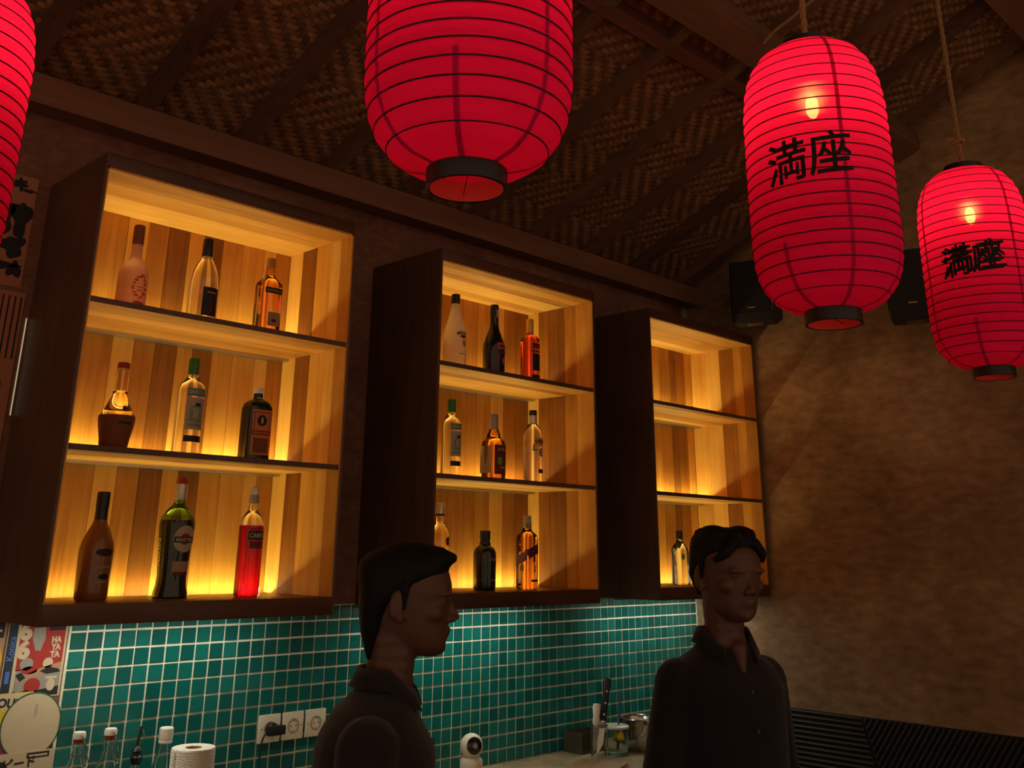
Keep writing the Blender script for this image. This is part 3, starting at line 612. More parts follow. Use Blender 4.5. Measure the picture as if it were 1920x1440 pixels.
M_bulb = emitter('lit_bulb', (1.0, 0.52, 0.22), BULB_STRENGTH)
M_ink = plain('black_ink', (0.006, 0.004, 0.004), 0.8)
LH = 0.69; LR = 0.160; LZ0, LZ1 = 0.030, 0.668; NR = 23
def lrad(z):
    h = LZ1 - LZ0; t = z - LZ0; r0 = 0.060
    for d, e in ((t, 0.135), (h - t, 0.165)):
        if d < e:
            q = max(0.0, min(1.0, 1 - d / e)); return r0 + (LR - r0) * math.sqrt(max(0.0, 1 - q ** 2.2)) * (1 if d == t else 0.985)
    return LR * (1.0 + 0.02 * math.sin(PI * t / h) - 0.015 * t / h)
def ring_levels():
    out = []
    for k in range(NR + 1): out.append(LZ0 + (LZ1 - LZ0) * k / NR)
    return out
tv, tf = tube_vf([(math.cos(2 * PI * k / 48), math.sin(2 * PI * k / 48), 0) for k in range(48)], 0.010, 4, closed=True)
rib_me = bpy.data.meshes.new('rib'); rib_me.from_pydata([tuple(p) for p in tv], [], tf); rib_me.materials.append(M_rib)
def lantern(loc, label, top_z, rz=0.0, text_rz=None, tilt=(0, 0), textsize=0.105, double=False, knot=False, bulb_mat=None):
    """loc is the centre of the bottom ring"""
    e = tag(empty('paper_lantern', loc, 0), label, 'lantern', 'red paper lanterns over the bar'); e.rotation_euler = (tilt[0], tilt[1], rz)
    prof = []; lv = ring_levels()
    for z0, z1 in zip(lv[:-1], lv[1:]):
        for k in range(3):
            t = k / 3; z = z0 + (z1 - z0) * t; prof.append((lrad(z) - 0.0022 * math.sin(PI * t), z))
    prof.append((lrad(lv[-1]), lv[-1]))
    v, f = lathe_vf(prof, 56, caps=False); paper = mesh_obj('paper_shade', v, f, M_lant, e, smooth=True)
    for z in lv[1:-1]:
        r = lrad(z) - 0.0006; o = bpy.data.objects.new('rib', rib_me); link(o, e); o.location = (0, 0, z); o.scale = (r, r, 0.16)
    for k in range(7):
        a = 2 * PI * k / 7 + .25; V, F = [], []
        zs = [LZ0 + (LZ1 - LZ0) * i / 40 for i in range(41)]
        if k % 2: zs = zs[:9]
        for z in zs:
            r = lrad(z) - 0.0030; w = 0.0045 / max(r, .05)
            V += [(r * math.cos(a - w), r * math.sin(a - w), z), (r * math.cos(a + w), r * math.sin(a + w), z)]
        F = [(2 * i, 2 * i + 1, 2 * i + 3, 2 * i + 2) for i in range(len(zs) - 1)]; mesh_obj('seam', V, F, M_seam, e, smooth=True)
    def ring(z0, z1, r, nm):
        pr = [(r, z0), (r + .0025, z0 + .001), (r + .0025, z1 - .001), (r, z1), (r - .0025, z1 - .001), (r - .0025, z0 + .001)]
        V, F = [], []; n = 40
        for rr, z in pr:
            for k in range(n): V.append((rr * math.cos(2 * PI * k / n), rr * math.sin(2 * PI * k / n), z))
        for i in range(6):
            j = (i + 1) % 6; F += [(i * n + k, i * n + (k + 1) % n, j * n + (k + 1) % n, j * n + k) for k in range(n)]
        return mesh_obj(nm, V, F, M_black, e, smooth=True, auto=40)
    br = ring(0.0, 0.030, 0.0585, 'bottom_ring'); v, f = lathe_vf([(.0552, .001), (.0552, .0335)], 40, caps=False); mesh_obj('ring_liner', v, f, plain('pink_card_red_lit', rgb(214, 70, 64), .8), br, smooth=True); ring(0.664, LH, 0.0560, 'top_ring')  # liner: pink card with the lantern's red light put into its colour
    tube('cross_wire', [(-.056, 0, .012), (0, 0, .016), (.056, 0, .012)], .0008, M_rib, e, 4)
    tube('cross_wire', [(-.054, 0, .680), (.054, 0, .680)], .0014, M_rib, e, 4); tube('cross_wire', [(0, -.054, .680), (0, .054, .680)], .0014, M_rib, e, 4)
    # bulb hanging from its socket
    bm = bmesh.new(); bmesh.ops.create_icosphere(bm, subdivisions=2, radius=0.0155)
    for q in bm.verts: q.co.z = q.co.z * 2.0 + 0.522
    bulb = bm_obj('bulb', bm, bulb_mat or M_bulb, e, smooth=True)
    lathe('lamp_socket', [(.014, .553), (.017, .557), (.017, .605), (.010, .612), (.004, .618)], M_black, bulb, 16)
    tube('lamp_cord', [(0, 0, .615), (0, 0, .655), (0, 0, .681)], .003, M_black, e, 6)
    if text_rz is not None:
        V, F = text2d('満座', textsize, textsize * .012, .012)
        for off in ([0.0] if not double else [0.0, .010]):
            VV = []
            for x, z in V:
                zz = .338 + z + off * .6 + x * .08; r = lrad(zz) + .0012 + off * .02; a = text_rz + (x * .9 + off) / LR; VV.append((r * math.cos(a), r * math.sin(a), zz))
            if F: mesh_obj('lettering', VV, F, M_ink, paper)
    # rope, twisted strands
    rl = top_z - loc[2]; n = int((rl - LH) / .012); V2 = []
    for s in range(3):
        pts = []
        for k in range(n + 1):
            z = .68 + (rl - .68) * k / n; a = k * .9 + s * 2 * PI / 3; wob = .012 * math.sin(k * .07) if knot else .004 * math.sin(k * .05)
            pts.append((.0038 * math.cos(a) + wob, .0038 * math.sin(a), z))
        V2.append(tube_vf(pts, .0042, 6))
    if knot:
        V2.append(tube_vf([(.014 * math.cos(t * .5), .014 * math.sin(t * .5), .78 + .004 * math.sin(t)) for t in range(12)], .006, 6)); V2.append(tube_vf([(.01, 0, .78), (-.02, .025, .785), (-.04, .04, .778)], .0035, 6))
    v, f = join_vf(V2); mesh_obj('rope', v, f, M_rope, e, smooth=True)
    return e
lantern((-.104, -1.596, 2.157), 'largest red paper lantern hanging in the middle, cut by the top edge', roof(-1.6) - .14, rz=.9, bulb_mat=emitter('brighter_lit_bulb', (1.0, 0.52, 0.22), BULB_STRENGTH * 1.6))
lantern((.964, -1.632, 2.124), 'red paper lantern with crisp black characters hanging right of centre', roof(-1.63) - .14, rz=.1, text_rz=math.radians(-167))
lantern((2.132, -1.562, 2.164), 'farthest red paper lantern with blurred black characters, at the right edge', roof(-1.57) - .14, rz=.35, text_rz=math.radians(-188), textsize=.100, double=True, knot=True)
lantern((-.612, -.660, 2.045), 'red paper lantern cut off by the left edge', roof(-.665) - .06, rz=.4)
v, f = slope_vf(-3.2, XR - .004, -1.65, -1.55, 0.056, 0.135); mesh_obj('purlin', v, f, M_beamx, ceiling)

# ================================================================== COUNTER AND WHAT STANDS ON IT
ct = tag(empty('back_counter', (0, 0, 0)), 'long concrete-topped counter under the teal tiles', 'counter')
box('worktop', (-1.6, 2.95, -.20, YW - .0085, COUNTER - .05, COUNTER), M_conc, ct, .003)
box('base', (-1.6, 2.93, -.15, YW - .01, 0.10, COUNTER - .05), M_ext, ct)
box('plinth', (-1.58, 2.92, -.10, YW - .02, 0.0, 0.10), M_black, ct)
for k in range(7):
    x = -1.58 + k * .644
    d = box('cabinet_door', (x + .004, x + .614, -.168, -.15, .12, COUNTER - .06), M_ext, ct, .002); tube('handle', [(x + .56, -.168, .70), (x + .56, -.19, .69), (x + .56, -.19, .58), (x + .56, -.168, .57)], .004, M_alu, d, 6)
# swing-top bottles
G_thin = plain('thin_clear_glass', (0.90, 0.95, 0.93), 0.04, trans=1.0, ior=1.25, vary=.02)
def hollow(prof, t=.003):
    return prof + [(max(.002, r - t), z) for r, z in reversed(prof)][:-1] + [(max(.002, prof[0][0] - t), prof[0][1] + t)]
def swing(loc, label, h=.303):
    e = tag(empty('swing_top_bottle', loc), label, 'bottle', 'swing-top bottles on the counter')
    lathe('body', hollow([(.034, 0), (.038, .004), (.039, .15), (.036, .175), (.026, .215), (.016, .24), (.0135, .262), (.0155, .266), (.0155, .274), (.0125, .276)]), G_thin, e, 28, caps=False)
    lathe('liquid', [(.033, .004), (.0352, .008), (.0355, .11)], G_cream, e, 24)
    lathe('gasket', [(.010, .276), (.0145, .278), (.0145, .283), (.012, .285)], C_red, e, 18)
    lathe('stopper', [(.0125, .285), (.0165, .287), (.0172, .297), (.015, .303)], C_white, e, 18)
    for sg in (-1, 1):
        tube('wire_bail', spline([(0, sg * .0165, .296), (.004, sg * .026, .283), (.012, sg * .024, .262), (.020, sg * .019, .246)], 5), .0014, M_chrome, e, 5)
    tube('neck_wire', [(.0165 * math.cos(a * PI / 10), .0165 * math.sin(a * PI / 10), .247) for a in range(20)], .0012, M_chrome, e, 5, closed=True)
    tube('wire_lever', spline([(.020, .019, .246), (.030, .012, .225), (.032, 0, .212), (.030, -.012, .225), (.020, -.019, .246)], 5), .0014, M_chrome, e, 5)
    return e
swing((.250, .27, COUNTER), 'swing-top glass bottle standing nearest the posters')
swing((.337, .27, COUNTER), 'swing-top glass bottle standing next to the pourer bottle')
e = tag(empty('pourer_bottle', (.420, .27, COUNTER)), 'small dark bottle with a thin metal pour spout', 'bottle')
lathe('body', hollow([(.027, 0), (.030, .004), (.030, .12), (.024, .15), (.015, .18), (.0125, .20), (.0125, .215), (.011, .217)]), G_thin, e, 24, caps=False); lathe('liquid', [(.024, .004), (.0268, .008), (.0268, .16 - .05)], B_brown, e, 20)
lathe('pourer_cork', [(.011, .205), (.016, .214), (.0165, .224), (.012, .228), (.012, .234), (.0155, .238), (.012, .244), (.006, .250)], C_black, e, 18); tube('spout', spline([(0, 0, .245), (.001, 0, .265), (.004, .001, .284), (.008, .002, .298)], 4), .0042, C_black, e, 8); tube('air_tube', spline([(-.004, 0, .245), (.006, -.006, .258), (.012, -.008, .275), (.0085, -.002, .292)], 4), .001, M_chrome, e, 4)
e = tag(empty('glass_bottle', (.503, .27, COUNTER)), 'clear glass bottle with a white ribbed screw cap', 'bottle')
lathe('body', hollow([(.034, 0), (.038, .004), (.039, .14), (.037, .16), (.028, .20), (.0185, .228), (.016, .25), (.016, .266), (.0145, .268)]), G_thin, e, 28, caps=False); lathe('liquid', [(.033, .004), (.0355, .008), (.0352, .150), (.034, .158)], B_brown, e, 24)
v, f = lathe_vf([(.0185, .258), (.019, .26), (.019, .286), (.017, .289)], 36)
v = [(x * (1 + .03 * (i % 2)), y * (1 + .03 * (i % 2)), z) for i, (x, y, z) in enumerate(v)]; mesh_obj('screw_cap', v, f, C_white, e, smooth=True, auto=30); lathe('cap_seal', [(.0185, .249), (.0192, .250), (.0192, .256), (.0185, .257)], C_white, e, 24)
# kitchen paper roll with an embossed wave
mt, nt, bb = new_mat('embossed_kitchen_paper'); bb.inputs['Base Color'].default_value = rgb(232, 226, 210); bb.inputs['Roughness'].default_value = .95
tc = nt.nodes.new('ShaderNodeTexCoord'); wv = nt.nodes.new('ShaderNodeTexWave'); wv.wave_type = 'RINGS'; wv.inputs['Scale'].default_value = 55; wv.inputs['Distortion'].default_value = 9; bp = nt.nodes.new('ShaderNodeBump'); bp.inputs['Strength'].default_value = .6; bp.inputs['Distance'].default_value = .003
nt.links.new(tc.outputs['Object'], wv.inputs[0]); nt.links.new(wv.outputs['Fac'], bp.inputs['Height']); nt.links.new(bp.outputs[0], bb.inputs['Normal'])
e = tag(empty('paper_towel_roll', (.532, .160, COUNTER)), 'white roll of embossed kitchen paper on the counter', 'paper roll')
lathe('paper', [(.0585, 0), (.060, .002), (.060, .246), (.058, .249), (.024, .249), (.023, .247), (.023, .002), (.024, 0), (.0585, 0)], mt, e, 40, caps=False); lathe('cardboard_core', [(.0228, .001), (.0228, .2475), (.0205, .2475), (.0205, .001), (.0228, .001)], C_tan, e, 24, caps=False)
box('loose_sheet', (-.0605, -.0598, -.012, .0, .002, .245), mt, e)
# sockets
for k, (x, lb) in enumerate(((.926, 'white power socket with a black plug in it'), (1.015, 'white power socket between the plugged one and the end one'), (1.104, 'white power socket nearest the man in profile'))):
    e = tag(empty('power_socket', (x, YW - .0075, 1.098)), lb, 'socket', 'row of sockets on the tiles')
    box('plate', (-.040, .040, -.010, 0, -.041, .041), M_white, e, .004)
    v, f = lathe_vf([(.0215, -.0008), (.0215, .0), (.0175, .0), (.0172, -.006), (.0, -.006)], 28, caps=False)
    o = mesh_obj('socket_rim', [(p[0], -.0102 - (.0012 if p[2] == 0 else 0) + (0.004 if p[2] < -.005 else 0), p[1]) for p in v], f, plain('socket_well', rgb(150, 140, 118), .5), e, smooth=True, auto=30)
    for dx, dz, r in ((-.0095, 0, .0024), (.0095, 0, .0024), (0, .015, .0016), (0, -.015, .0016)):
        mesh_obj('pin_hole', [(dx + r * math.cos(a * PI / 6), -.0122, dz + r * math.sin(a * PI / 6)) for a in range(12)], [tuple(range(12))], C_black, e)
    for dx in (-.030, .030): mesh_obj('screw', [(dx + .002 * math.cos(a * PI / 5), -.0104, .002 * math.sin(a * PI / 5)) for a in range(10)], [tuple(range(10))], C_black, e)
e = tag(empty('power_plug', (.926, YW - .0175, 1.098)), 'black angled plug with thin cable hanging from the wall socket', 'plug')
v, f = lathe_vf([(.019, .0), (.0195, .002), (.0195, .018), (.016, .022)], 24); mesh_obj('plug_face', [(p[0], -p[2] - .003, p[1]) for p in v], f, M_black, e, smooth=True, auto=35)
box('plug_body', (-.028, .032, -.046, -.020, -.015, .013), M_black, e, .005); tube('cable', spline([(-.026, -.034, -.004), (-.040, -.034, -.012), (-.047, -.030, -.04), (-.048, -.026, -.10), (-.050, -.022, -.21)], 6), .003, M_black, e, 6)
# small pan-and-tilt camera
e = tag(empty('security_camera', (1.690, .25, COUNTER), math.radians(8)), 'white ball-headed home camera standing on the counter', 'camera')
lathe('base', [(.036, 0), (.038, .002), (.040, .010), (.041, .055), (.040, .066), (.034, .074), (.028, .077)], M_white, e, 32)
bm = bmesh.new(); bmesh.ops.create_uvsphere(bm, u_segments=32, v_segments=20, radius=.041); bm_obj('ball_head', bm, M_white, e, smooth=True, loc=(0, 0, .112))
fd = Vector((-.52, -.83, .12)).normalized(); q = fd.to_track_quat('Z', 'Y').to_matrix().to_4x4()
o = lathe('lens_bezel', [(.0310, .0265), (.0322, .0275), (.0305, .0300), (.0285, .0300), (.0280, .0290)], M_white, e, 32, loc=(0, 0, .112)); o.data.transform(q)
o = lathe('lens_face', [(.0420 * math.sin(math.radians(t)), .0420 * math.cos(math.radians(t))) for t in (42, 36, 30, 22, 14, 7, 1)], plain('glossy_black_lens', (.008, .008, .008), .06, coat=.5), e, 32, loc=(0, 0, .112)); o.data.transform(q)
o = lathe('lens', [(.0085, .0405), (.0085, .0430), (.006, .0434), (.005, .0426)], C_grey, e, 20, loc=(0, 0, .112)); o.data.transform(q)
# acrylic bin, cutting board, knife jar, lemon jar, bucket
e = tag(empty('acrylic_bin', (2.425, .338, COUNTER)), 'dark see-through bin against the tiles', 'bin'); M_acr = plain('smoked_acrylic', (.06, .05, .032), .2)
for nm, bx_ in (('wall_panel', (-.080, .080, -.050, -.046, 0, .078)), ('wall_panel', (-.080, .080, .046, .050, 0, .078)), ('wall_panel', (-.080, -.076, -.046, .046, 0, .078)), ('wall_panel', (.076, .080, -.046, .046, 0, .078)), ('bottom_panel', (-.076, .076, -.046, .046, .001, .004)), ('rim', (-.082, .082, -.054, -.050, .072, .080))): box(nm, bx_, M_acr, e)
e = tag(empty('cutting_board', (2.10, .035, COUNTER), .35), 'worn wooden cutting board at the foot of the knife jar', 'cutting board'); box('board', (-.13, .13, -.10, .09, .0, .026), wood('board_wood', [(.2, rgb(104, 78, 52)), (.5, rgb(140, 108, 74)), (.85, rgb(166, 132, 94))], 'X', 1, .6, .3), e, .004)
tube('edge_strap', [(-.131, -.101, .013), (.131, -.101, .013)], .0035, C_tan, e, 6)
e = tag(empty('knife_jar', (2.258, .125, COUNTER)), 'tall clear glass jar holding two knives', 'jar')
lathe('glass', hollow([(.030, 0), (.034, .004), (.034, .115), (.028, .125), (.030, .137), (.0325, .139)], .003), G_thin, e, 28, caps=False); lathe('rim_band', [(.0332, .131), (.0342, .133), (.0342, .137), (.0332, .138)], M_chrome, e, 28, caps=False)
def knife(loc, rot, label, hm, L=.125, ln=.20, w=.012, rivets=True):
    k = tag(empty('knife', loc), label, 'knife'); k.rotation_euler = rot
    v, f = lathe_vf([(w * .75, 0), (w, .01), (w * .85, L * .45), (w * 1.1, L - .012), (w * .8, L)], 14, sq=3, ay=.6); mesh_obj('handle', v, f, hm, k, smooth=True, auto=50)
    mesh_obj('blade', [(-.013, -.0008, 0), (.013, -.0002, 0), (.012, -.0002, -ln * .6), (-.010, -.0008, -ln), (-.013, .0008, 0), (.013, .0002, 0), (.012, .0002, -ln * .6), (-.010, .0008, -ln)], [(0, 1, 2, 3), (7, 6, 5, 4), (0, 4, 5, 1), (1, 5, 6, 2), (2, 6, 7, 3), (3, 7, 4, 0)], M_chrome, k)
    lathe('bolster', [(w * .8, -.008), (w * .86, -.006), (w * .86, .002), (w * .8, .003)], M_chrome, k, 14, ay=.6, sq=3)
    if rivets:
        for z in (.025, .066, .108): mesh_obj('rivet', [(.0035 * math.cos(a * PI / 5), -w * .62, z + .0035 * math.sin(a * PI / 5)) for a in range(10)], [tuple(range(10))], M_chrome, k)
    return k
knife((2.272, .118, COUNTER + .150), (math.radians(-3), math.radians(10), math.radians(-35)), 'black riveted knife handle sticking out of the glass jar', M_black, .155, .13, .0135)
knife((2.246, .130, COUNTER + .138), (math.radians(3), math.radians(2), math.radians(-35)), 'short white-handled knife in the glass jar', C_white, .075, .11, .0145, False)
e = tag(empty('lemon_jar', (2.463, .205, COUNTER)), 'lidded see-through jar of cut lemons with a blue straw', 'jar')
lathe('jar_wall', hollow([(.046, 0), (.049, .004), (.050, .100)], .002), G_thin, e, 32, caps=False); lathe('lid', [(.052, .098), (.053, .100), (.053, .106), (.047, .109), (.046, .107), (.030, .107)], plain('clear_lid', (.55, .56, .48), .25), e, 32); lathe('water', [(.042, .003), (.0465, .005), (.0465, .060)], plain('cloudy_water', (.55, .58, .50), .1, trans=1.0, ior=1.33), e, 28)
for lx, ly, lz, lb in ((2.452, .175, .068, 'lemon wedge floating on top in the lidded jar'), (2.483, .215, .066, 'lemon wedge behind the straw in the lidded jar')):
    k = tag(empty('lemon', (lx, ly, COUNTER + lz), .5), lb, 'lemon'); lathe('peel', [(.004, -.020), (.010, -.017), (.016, -.008), (.0175, 0), (.016, .008), (.010, .017), (.004, .021)], plain('lemon_peel', rgb(226, 200, 40), .45), k, 18, ay=.9)
e = tag(empty('straw', (2.480, .205, COUNTER + .02)), 'thin blue straw standing in the lemon jar', 'straw'); tube('tube', [(-.012, 0, .0), (0, 0, .09), (.020, .004, .205)], .0042, plain('blue_plastic', rgb(58, 66, 120), .35), e, 10)
e = tag(empty('metal_bucket', (2.620, .205, COUNTER)), 'small shiny steel bucket beside the lemon jar', 'bucket')
lathe('pail', hollow([(.058, 0), (.062, .003), (.066, .040), (.0665, .043), (.0662, .046), (.073, .092), (.0738, .095), (.0736, .098), (.076, .116), (.0785, .119), (.078, .122)], .002), M_chrome, e, 40, caps=False)
tube('rolled_rim', [(.0785 * math.cos(a * PI / 20), .0785 * math.sin(a * PI / 20), .120) for a in range(40)], .0028, M_chrome, e, 6, closed=True)
for sg in (-1, 1): lathe('handle_lug', [(.001, 0), (.008, .001), (.008, .004), (.003, .006)], M_chrome, e, 12, loc=(-.045 * 1 + .0 * sg, -.064 * sg, .105)).rotation_euler = (PI / 2 * sg, 0, 0)
tube('bail_handle', spline([(-.045, -.068, .105), (-.066, -.064, .070), (-.085, 0, .045), (-.066, .064, .070), (-.045, .068, .105)], 6), .0022, M_chrome, e, 6)

# ================================================================== POSTERS (flat prints on the back wall)
def poster(name, label, x0, x1, z0, z1, mt, lay=0, outline=None):
    e = tag(empty(name, (x0, YW - .0006 - .0014 * lay, z0)), label, 'poster')
    if outline is None: box('sheet', (0, x1 - x0, -.0012, 0, 0, z1 - z0), mt, e)
    else:
        n = len(outline); V = [(x, y, z) for y in (-.0012, 0) for x, z in outline]; mesh_obj('sheet', V, [tuple(range(n)), tuple(range(2 * n - 1, n - 1, -1))] + [((i + 1) % n, i, n + i, n + (i + 1) % n) for i in range(n)], mt, e)
    return e
def deco(e, poly, mt, lv=1, nm='print'): return mesh_obj(nm, [(x, -.0012 - .0003 * lv, z) for x, z in poly], [tuple(range(len(poly)))], mt, e)
def rect(x0, x1, z0, z1): return [(x0, z0), (x1, z0), (x1, z1), (x0, z1)]
def oval(cx, cz, rx, rz, n=28, a0=0, a1=2 * PI): return [(cx + rx * math.cos(a0 + (a1 - a0) * i / n), cz + rz * math.sin(a0 + (a1 - a0) * i / n)) for i in range(n)]
def words(e, st, mt, cx, cz, size, rot=0.0, bold=0.0, lv=3, fit=None):
    V, F = text2d(st, size, bold)
    if not V: return
    if fit: k = fit / (max(v[0] for v in V) - min(v[0] for v in V)); V = [(x * k, z) for x, z in V]
    c, s = math.cos(rot), math.sin(rot); return mesh_obj('lettering', [(cx + x * c - z * s, -.0012 - .0003 * lv, cz + x * s + z * c) for x, z in V], F, mt, e)
P_cream = plain('poster_cream', rgb(190, 172, 140), .7); P_tan = plain('poster_tan', rgb(168, 128, 98), .7); P_red = plain('poster_red', rgb(156, 40, 32), .7); P_blue = plain('poster_blue', rgb(70, 104, 170), .7); P_navy = plain('poster_navy', rgb(34, 38, 52), .7)
P_grey = plain('poster_grey', rgb(140, 134, 124), .7); P_green = plain('poster_green', rgb(48, 84, 52), .7); P_yel = plain('poster_yellow', rgb(206, 176, 40), .7); P_mag = plain('poster_magenta', rgb(130, 44, 92), .7); P_ink = plain('poster_ink', (.015, .014, .013), .7)
e = poster('comic_poster', 'red, grey and white comic poster with a navy edge strip, under the cabinet', .072, .236, 1.250, 1.520, P_cream)
deco(e, rect(.002, .026, .002, .268), P_navy); words(e, 'Konica', P_blue, .014, .128, .026, PI / 2, .0004, fit=.062); deco(e, rect(.009, .020, .04, .07), P_blue, 2)
deco(e, rect(.034, .158, .070, .196), P_red); deco(e, rect(.036, .158, .016, .072), P_grey); deco(e, oval(.085, .030, .022, .020), P_red, 2); deco(e, [(.034, .010), (.158, .026), (.158, .004), (.034, .004)], P_ink, 2); deco(e, [(.04, .05), (.10, .074), (.158, .088), (.158, .07), (.10, .056), (.04, .036)], P_tan, 2)
words(e, '6', P_cream, .048, .172, .060, 0, .0035, fit=.036); words(e, '6', P_cream, .048, .124, .060, 0, .0035, fit=.036)
for k, w in enumerate(('HA', 'YA', 'TA')): words(e, w, P_cream, .136, .146 - k * .019, .021, 0, .0014, fit=.028)
deco(e, oval(.062, .086, .018, .016), P_grey, 2); deco(e, oval(.120, .086, .014, .014), P_cream, 2); deco(e, oval(.072, .07, .022, .010), P_red, 2); deco(e, rect(.112, .156, .170, .184), P_ink, 2); deco(e, [(.070, .190), (.100, .194), (.104, .150), (.094, .118), (.080, .120), (.068, .150)], P_grey, 2); deco(e, rect(.040, .060, .012, .040), P_grey, 3); deco(e, [(.034, .004), (.034, .020), (.05, .014), (.07, .022), (.09, .012), (.12, .018), (.158, .010), (.158, .004)], P_ink, 3); deco(e, [(.10, .066), (.125, .076), (.15, .070), (.158, .062), (.12, .058)], P_ink, 3); deco(e, [(.036, .060), (.05, .066), (.064, .052), (.05, .042)], P_ink, 3); deco(e, oval(.135, .030, .012, .016), P_cream, 3); deco(e, rect(.118, .150, .045, .052), P_cream, 3)
e = poster('magazine_poster', 'beige poster cut off at the left edge under the cabinet', -.20, .066, 1.272, 1.56, P_tan)
deco(e, rect(.20, .262, .135, .18), P_ink); deco(e, rect(.215, .255, .15, .156), P_cream, 2); deco(e, oval(.235, .07, .03, .055), P_yel, 1)
e = poster('die_cut_poster', 'white oval die-cut poster with a dark green rim', .088, .252, 1.098, 1.262, P_green, 2, oval(.082, .082, .082, .084, 40)); deco(e, oval(.082, .082, .078, .080, 40), P_cream); deco(e, rect(.086, .088, .098, .136), P_grey, 2); deco(e, rect(.091, .093, .106, .136), P_grey, 2)
e = poster('comic_poster', 'yellow and magenta poster half hidden behind the white oval', -.10, .165, 1.05, 1.266, P_yel, 1)
deco(e, rect(0, .264, .176, .214), P_cream); words(e, 'SHOULD', P_ink, .196, .192, .030, -.1, .0012); deco(e, [(.14, .06), (.18, .13), (.20, .09), (.24, .15), (.24, .04), (.17, .02)], P_mag); deco(e, [(.10, .02), (.15, .10), (.17, .05), (.2, .02)], P_red, 2)
e = poster('comic_poster', 'pale poster with black Japanese lettering at the foot of the collage', .075, .243, .90, 1.118, P_cream, 3)
words(e, 'ピード', P_ink, .078, .192, .030, .05, .0008); deco(e, rect(.095, .155, .200, .214), P_ink); deco(e, rect(.10, .15, .204, .209), P_cream, 2); deco(e, oval(.03, .17, .02, .03), P_navy); deco(e, rect(.09, .15, .14, .17), P_tan, 1)
P_sepia = plain('poster_sepia', rgb(168, 112, 82), .8)
e = poster('calligraphy_poster', 'dim brown poster with heavy black brush marks, high beside the cabinet', -.36, -.052, 2.372, 2.716, P_sepia)
rp = random.Random(9)
for q in ((.215, .285, .012, .02), (.255, .315, .016, .007), (.285, .30, .018, .005), (.22, .20, .030, .045), (.275, .21, .022, .05), (.19, .13, .03, .04), (.265, .12, .028, .03), (.225, .06, .05, .012), (.28, .05, .018, .02), (.15, .22, .03, .04)): deco(e, [(q[0] + (x - q[0]) * k, q[1] + (z - q[1]) * k) for (x, z), k in zip(oval(q[0], q[1], q[2] * 1.2, q[3] * 1.1, 36), [1 + .22 * math.sin(3 * t * PI / 18 + ph) + .14 * math.sin(5 * t * PI / 18 + 2 * ph) for ph in [rp.uniform(0, 6)] for t in range(36)])], P_ink)
words(e, 'キ', P_ink, .258, .315, .045, 0, .003); deco(e, oval(.292, .27, .009, .012), P_tan, 1); deco(e, oval(.292, .27, .007, .010), P_sepia, 2)
e = poster('print_poster', 'dim reddish poster with striped columns, beside the cabinet at mid height', -.36, -.034, 1.90, 2.358, P_sepia, 1)
for k in range(5): deco(e, rect(.245 + k * .017, .250 + k * .017, .26, .445), P_ink)
deco(e, rect(.18, .232, .22, .44), P_tan); deco(e, oval(.24, .17, .06, .08), P_ink, 2); deco(e, oval(.235, .165, .05, .07), P_sepia, 3)
for k in range(5): deco(e, rect(.200, .216, .27 + k * .03, .285 + k * .03), P_ink, 2)

# ================================================================== SPEAKERS
def speaker(loc, rz, tilt, label):
    e = tag(empty('wall_speaker', loc), label, 'speaker', 'black speakers high on the plaster wall'); e.rotation_euler = (tilt, 0, rz)
    # section in (depth, height): front is -y
    sec = [(-.105, -.105), (-.085, -.150), (-.03, -.160), (.075, -.120), (.085, .150), (-.10, .160)]
    V = []; n = len(sec)
    for sx, k in ((-.105, .92), (-.095, 1.0), (.095, 1.0), (.105, .92)): V += [(sx, y * k, z * k) for y, z in sec]
    F = [tuple(range(n - 1, -1, -1)), tuple(3 * n + i for i in range(n))]
    for j in range(3): F += [(j * n + i, j * n + (i + 1) % n, (j + 1) * n + (i + 1) % n, (j + 1) * n + i) for i in range(n)]
    mesh_obj('cabinet', V, F, M_black, e)
    box('grille', (-.088, .088, -.112, -.104, -.095, .148), plain('speaker_grille', (.014, .014, .013), .8), e, .003)
    o = box('port', (-.040, .040, -.003, .003, -.010, .010), plain('port_trim', rgb(92, 60, 46), .6), e, .002); o.location = (0, -.062, -.1565); o.rotation_euler = (.95, 0, 0)
    mesh_obj('badge', [(-.018, -.1125, -.085), (.018, -.1125, -.085), (.018, -.1125, -.079), (-.018, -.1125, -.079)], [(0, 1, 2, 3)], L_gold, e)
    tube('bracket_arm', [(0, .08, .02), (0, .13, .03)], .012, M_black, e, 8)
    return e
speaker((XR - .165, -.130, 2.875), math.radians(-75), math.radians(0), 'black wall speaker in the corner above the far cabinet')
speaker((XR - .165, -.915, 2.77), math.radians(-75), math.radians(0), 'black wall speaker behind the farthest lantern')

# ================================================================== PEOPLE
class Acc:
    """a growing list of vertices and faces (overlapping closed shapes, fused later)"""
    def __init__(s): s.V, s.F = [], []
    def add(s, V, F): n = len(s.V); s.V += V; s.F += [tuple(i + n for i in q) for q in F]
    def transform(s, M): s.V = [tuple(M @ Vector(v)) for v in s.V]
UNIT = {}
for _sub in (1, 2, 3):
    _b = bmesh.new(); bmesh.ops.create_icosphere(_b, subdivisions=_sub, radius=1.0); _b.verts.index_update()
    UNIT[_sub] = ([tuple(v.co) for v in _b.verts], [tuple(v.index for v in f.verts) for f in _b.faces]); _b.free()
def ell(bm, c, r, rot=None, sub=3):
    V, F = UNIT[sub]
    if rot is None: bm.add([(c[0] + x * r[0], c[1] + y * r[1], c[2] + z * r[2]) for x, y, z in V], F)
    else: bm.add([tuple(Vector(c) + rot @ Vector((x * r[0], y * r[1], z * r[2]))) for x, y, z in V], F)
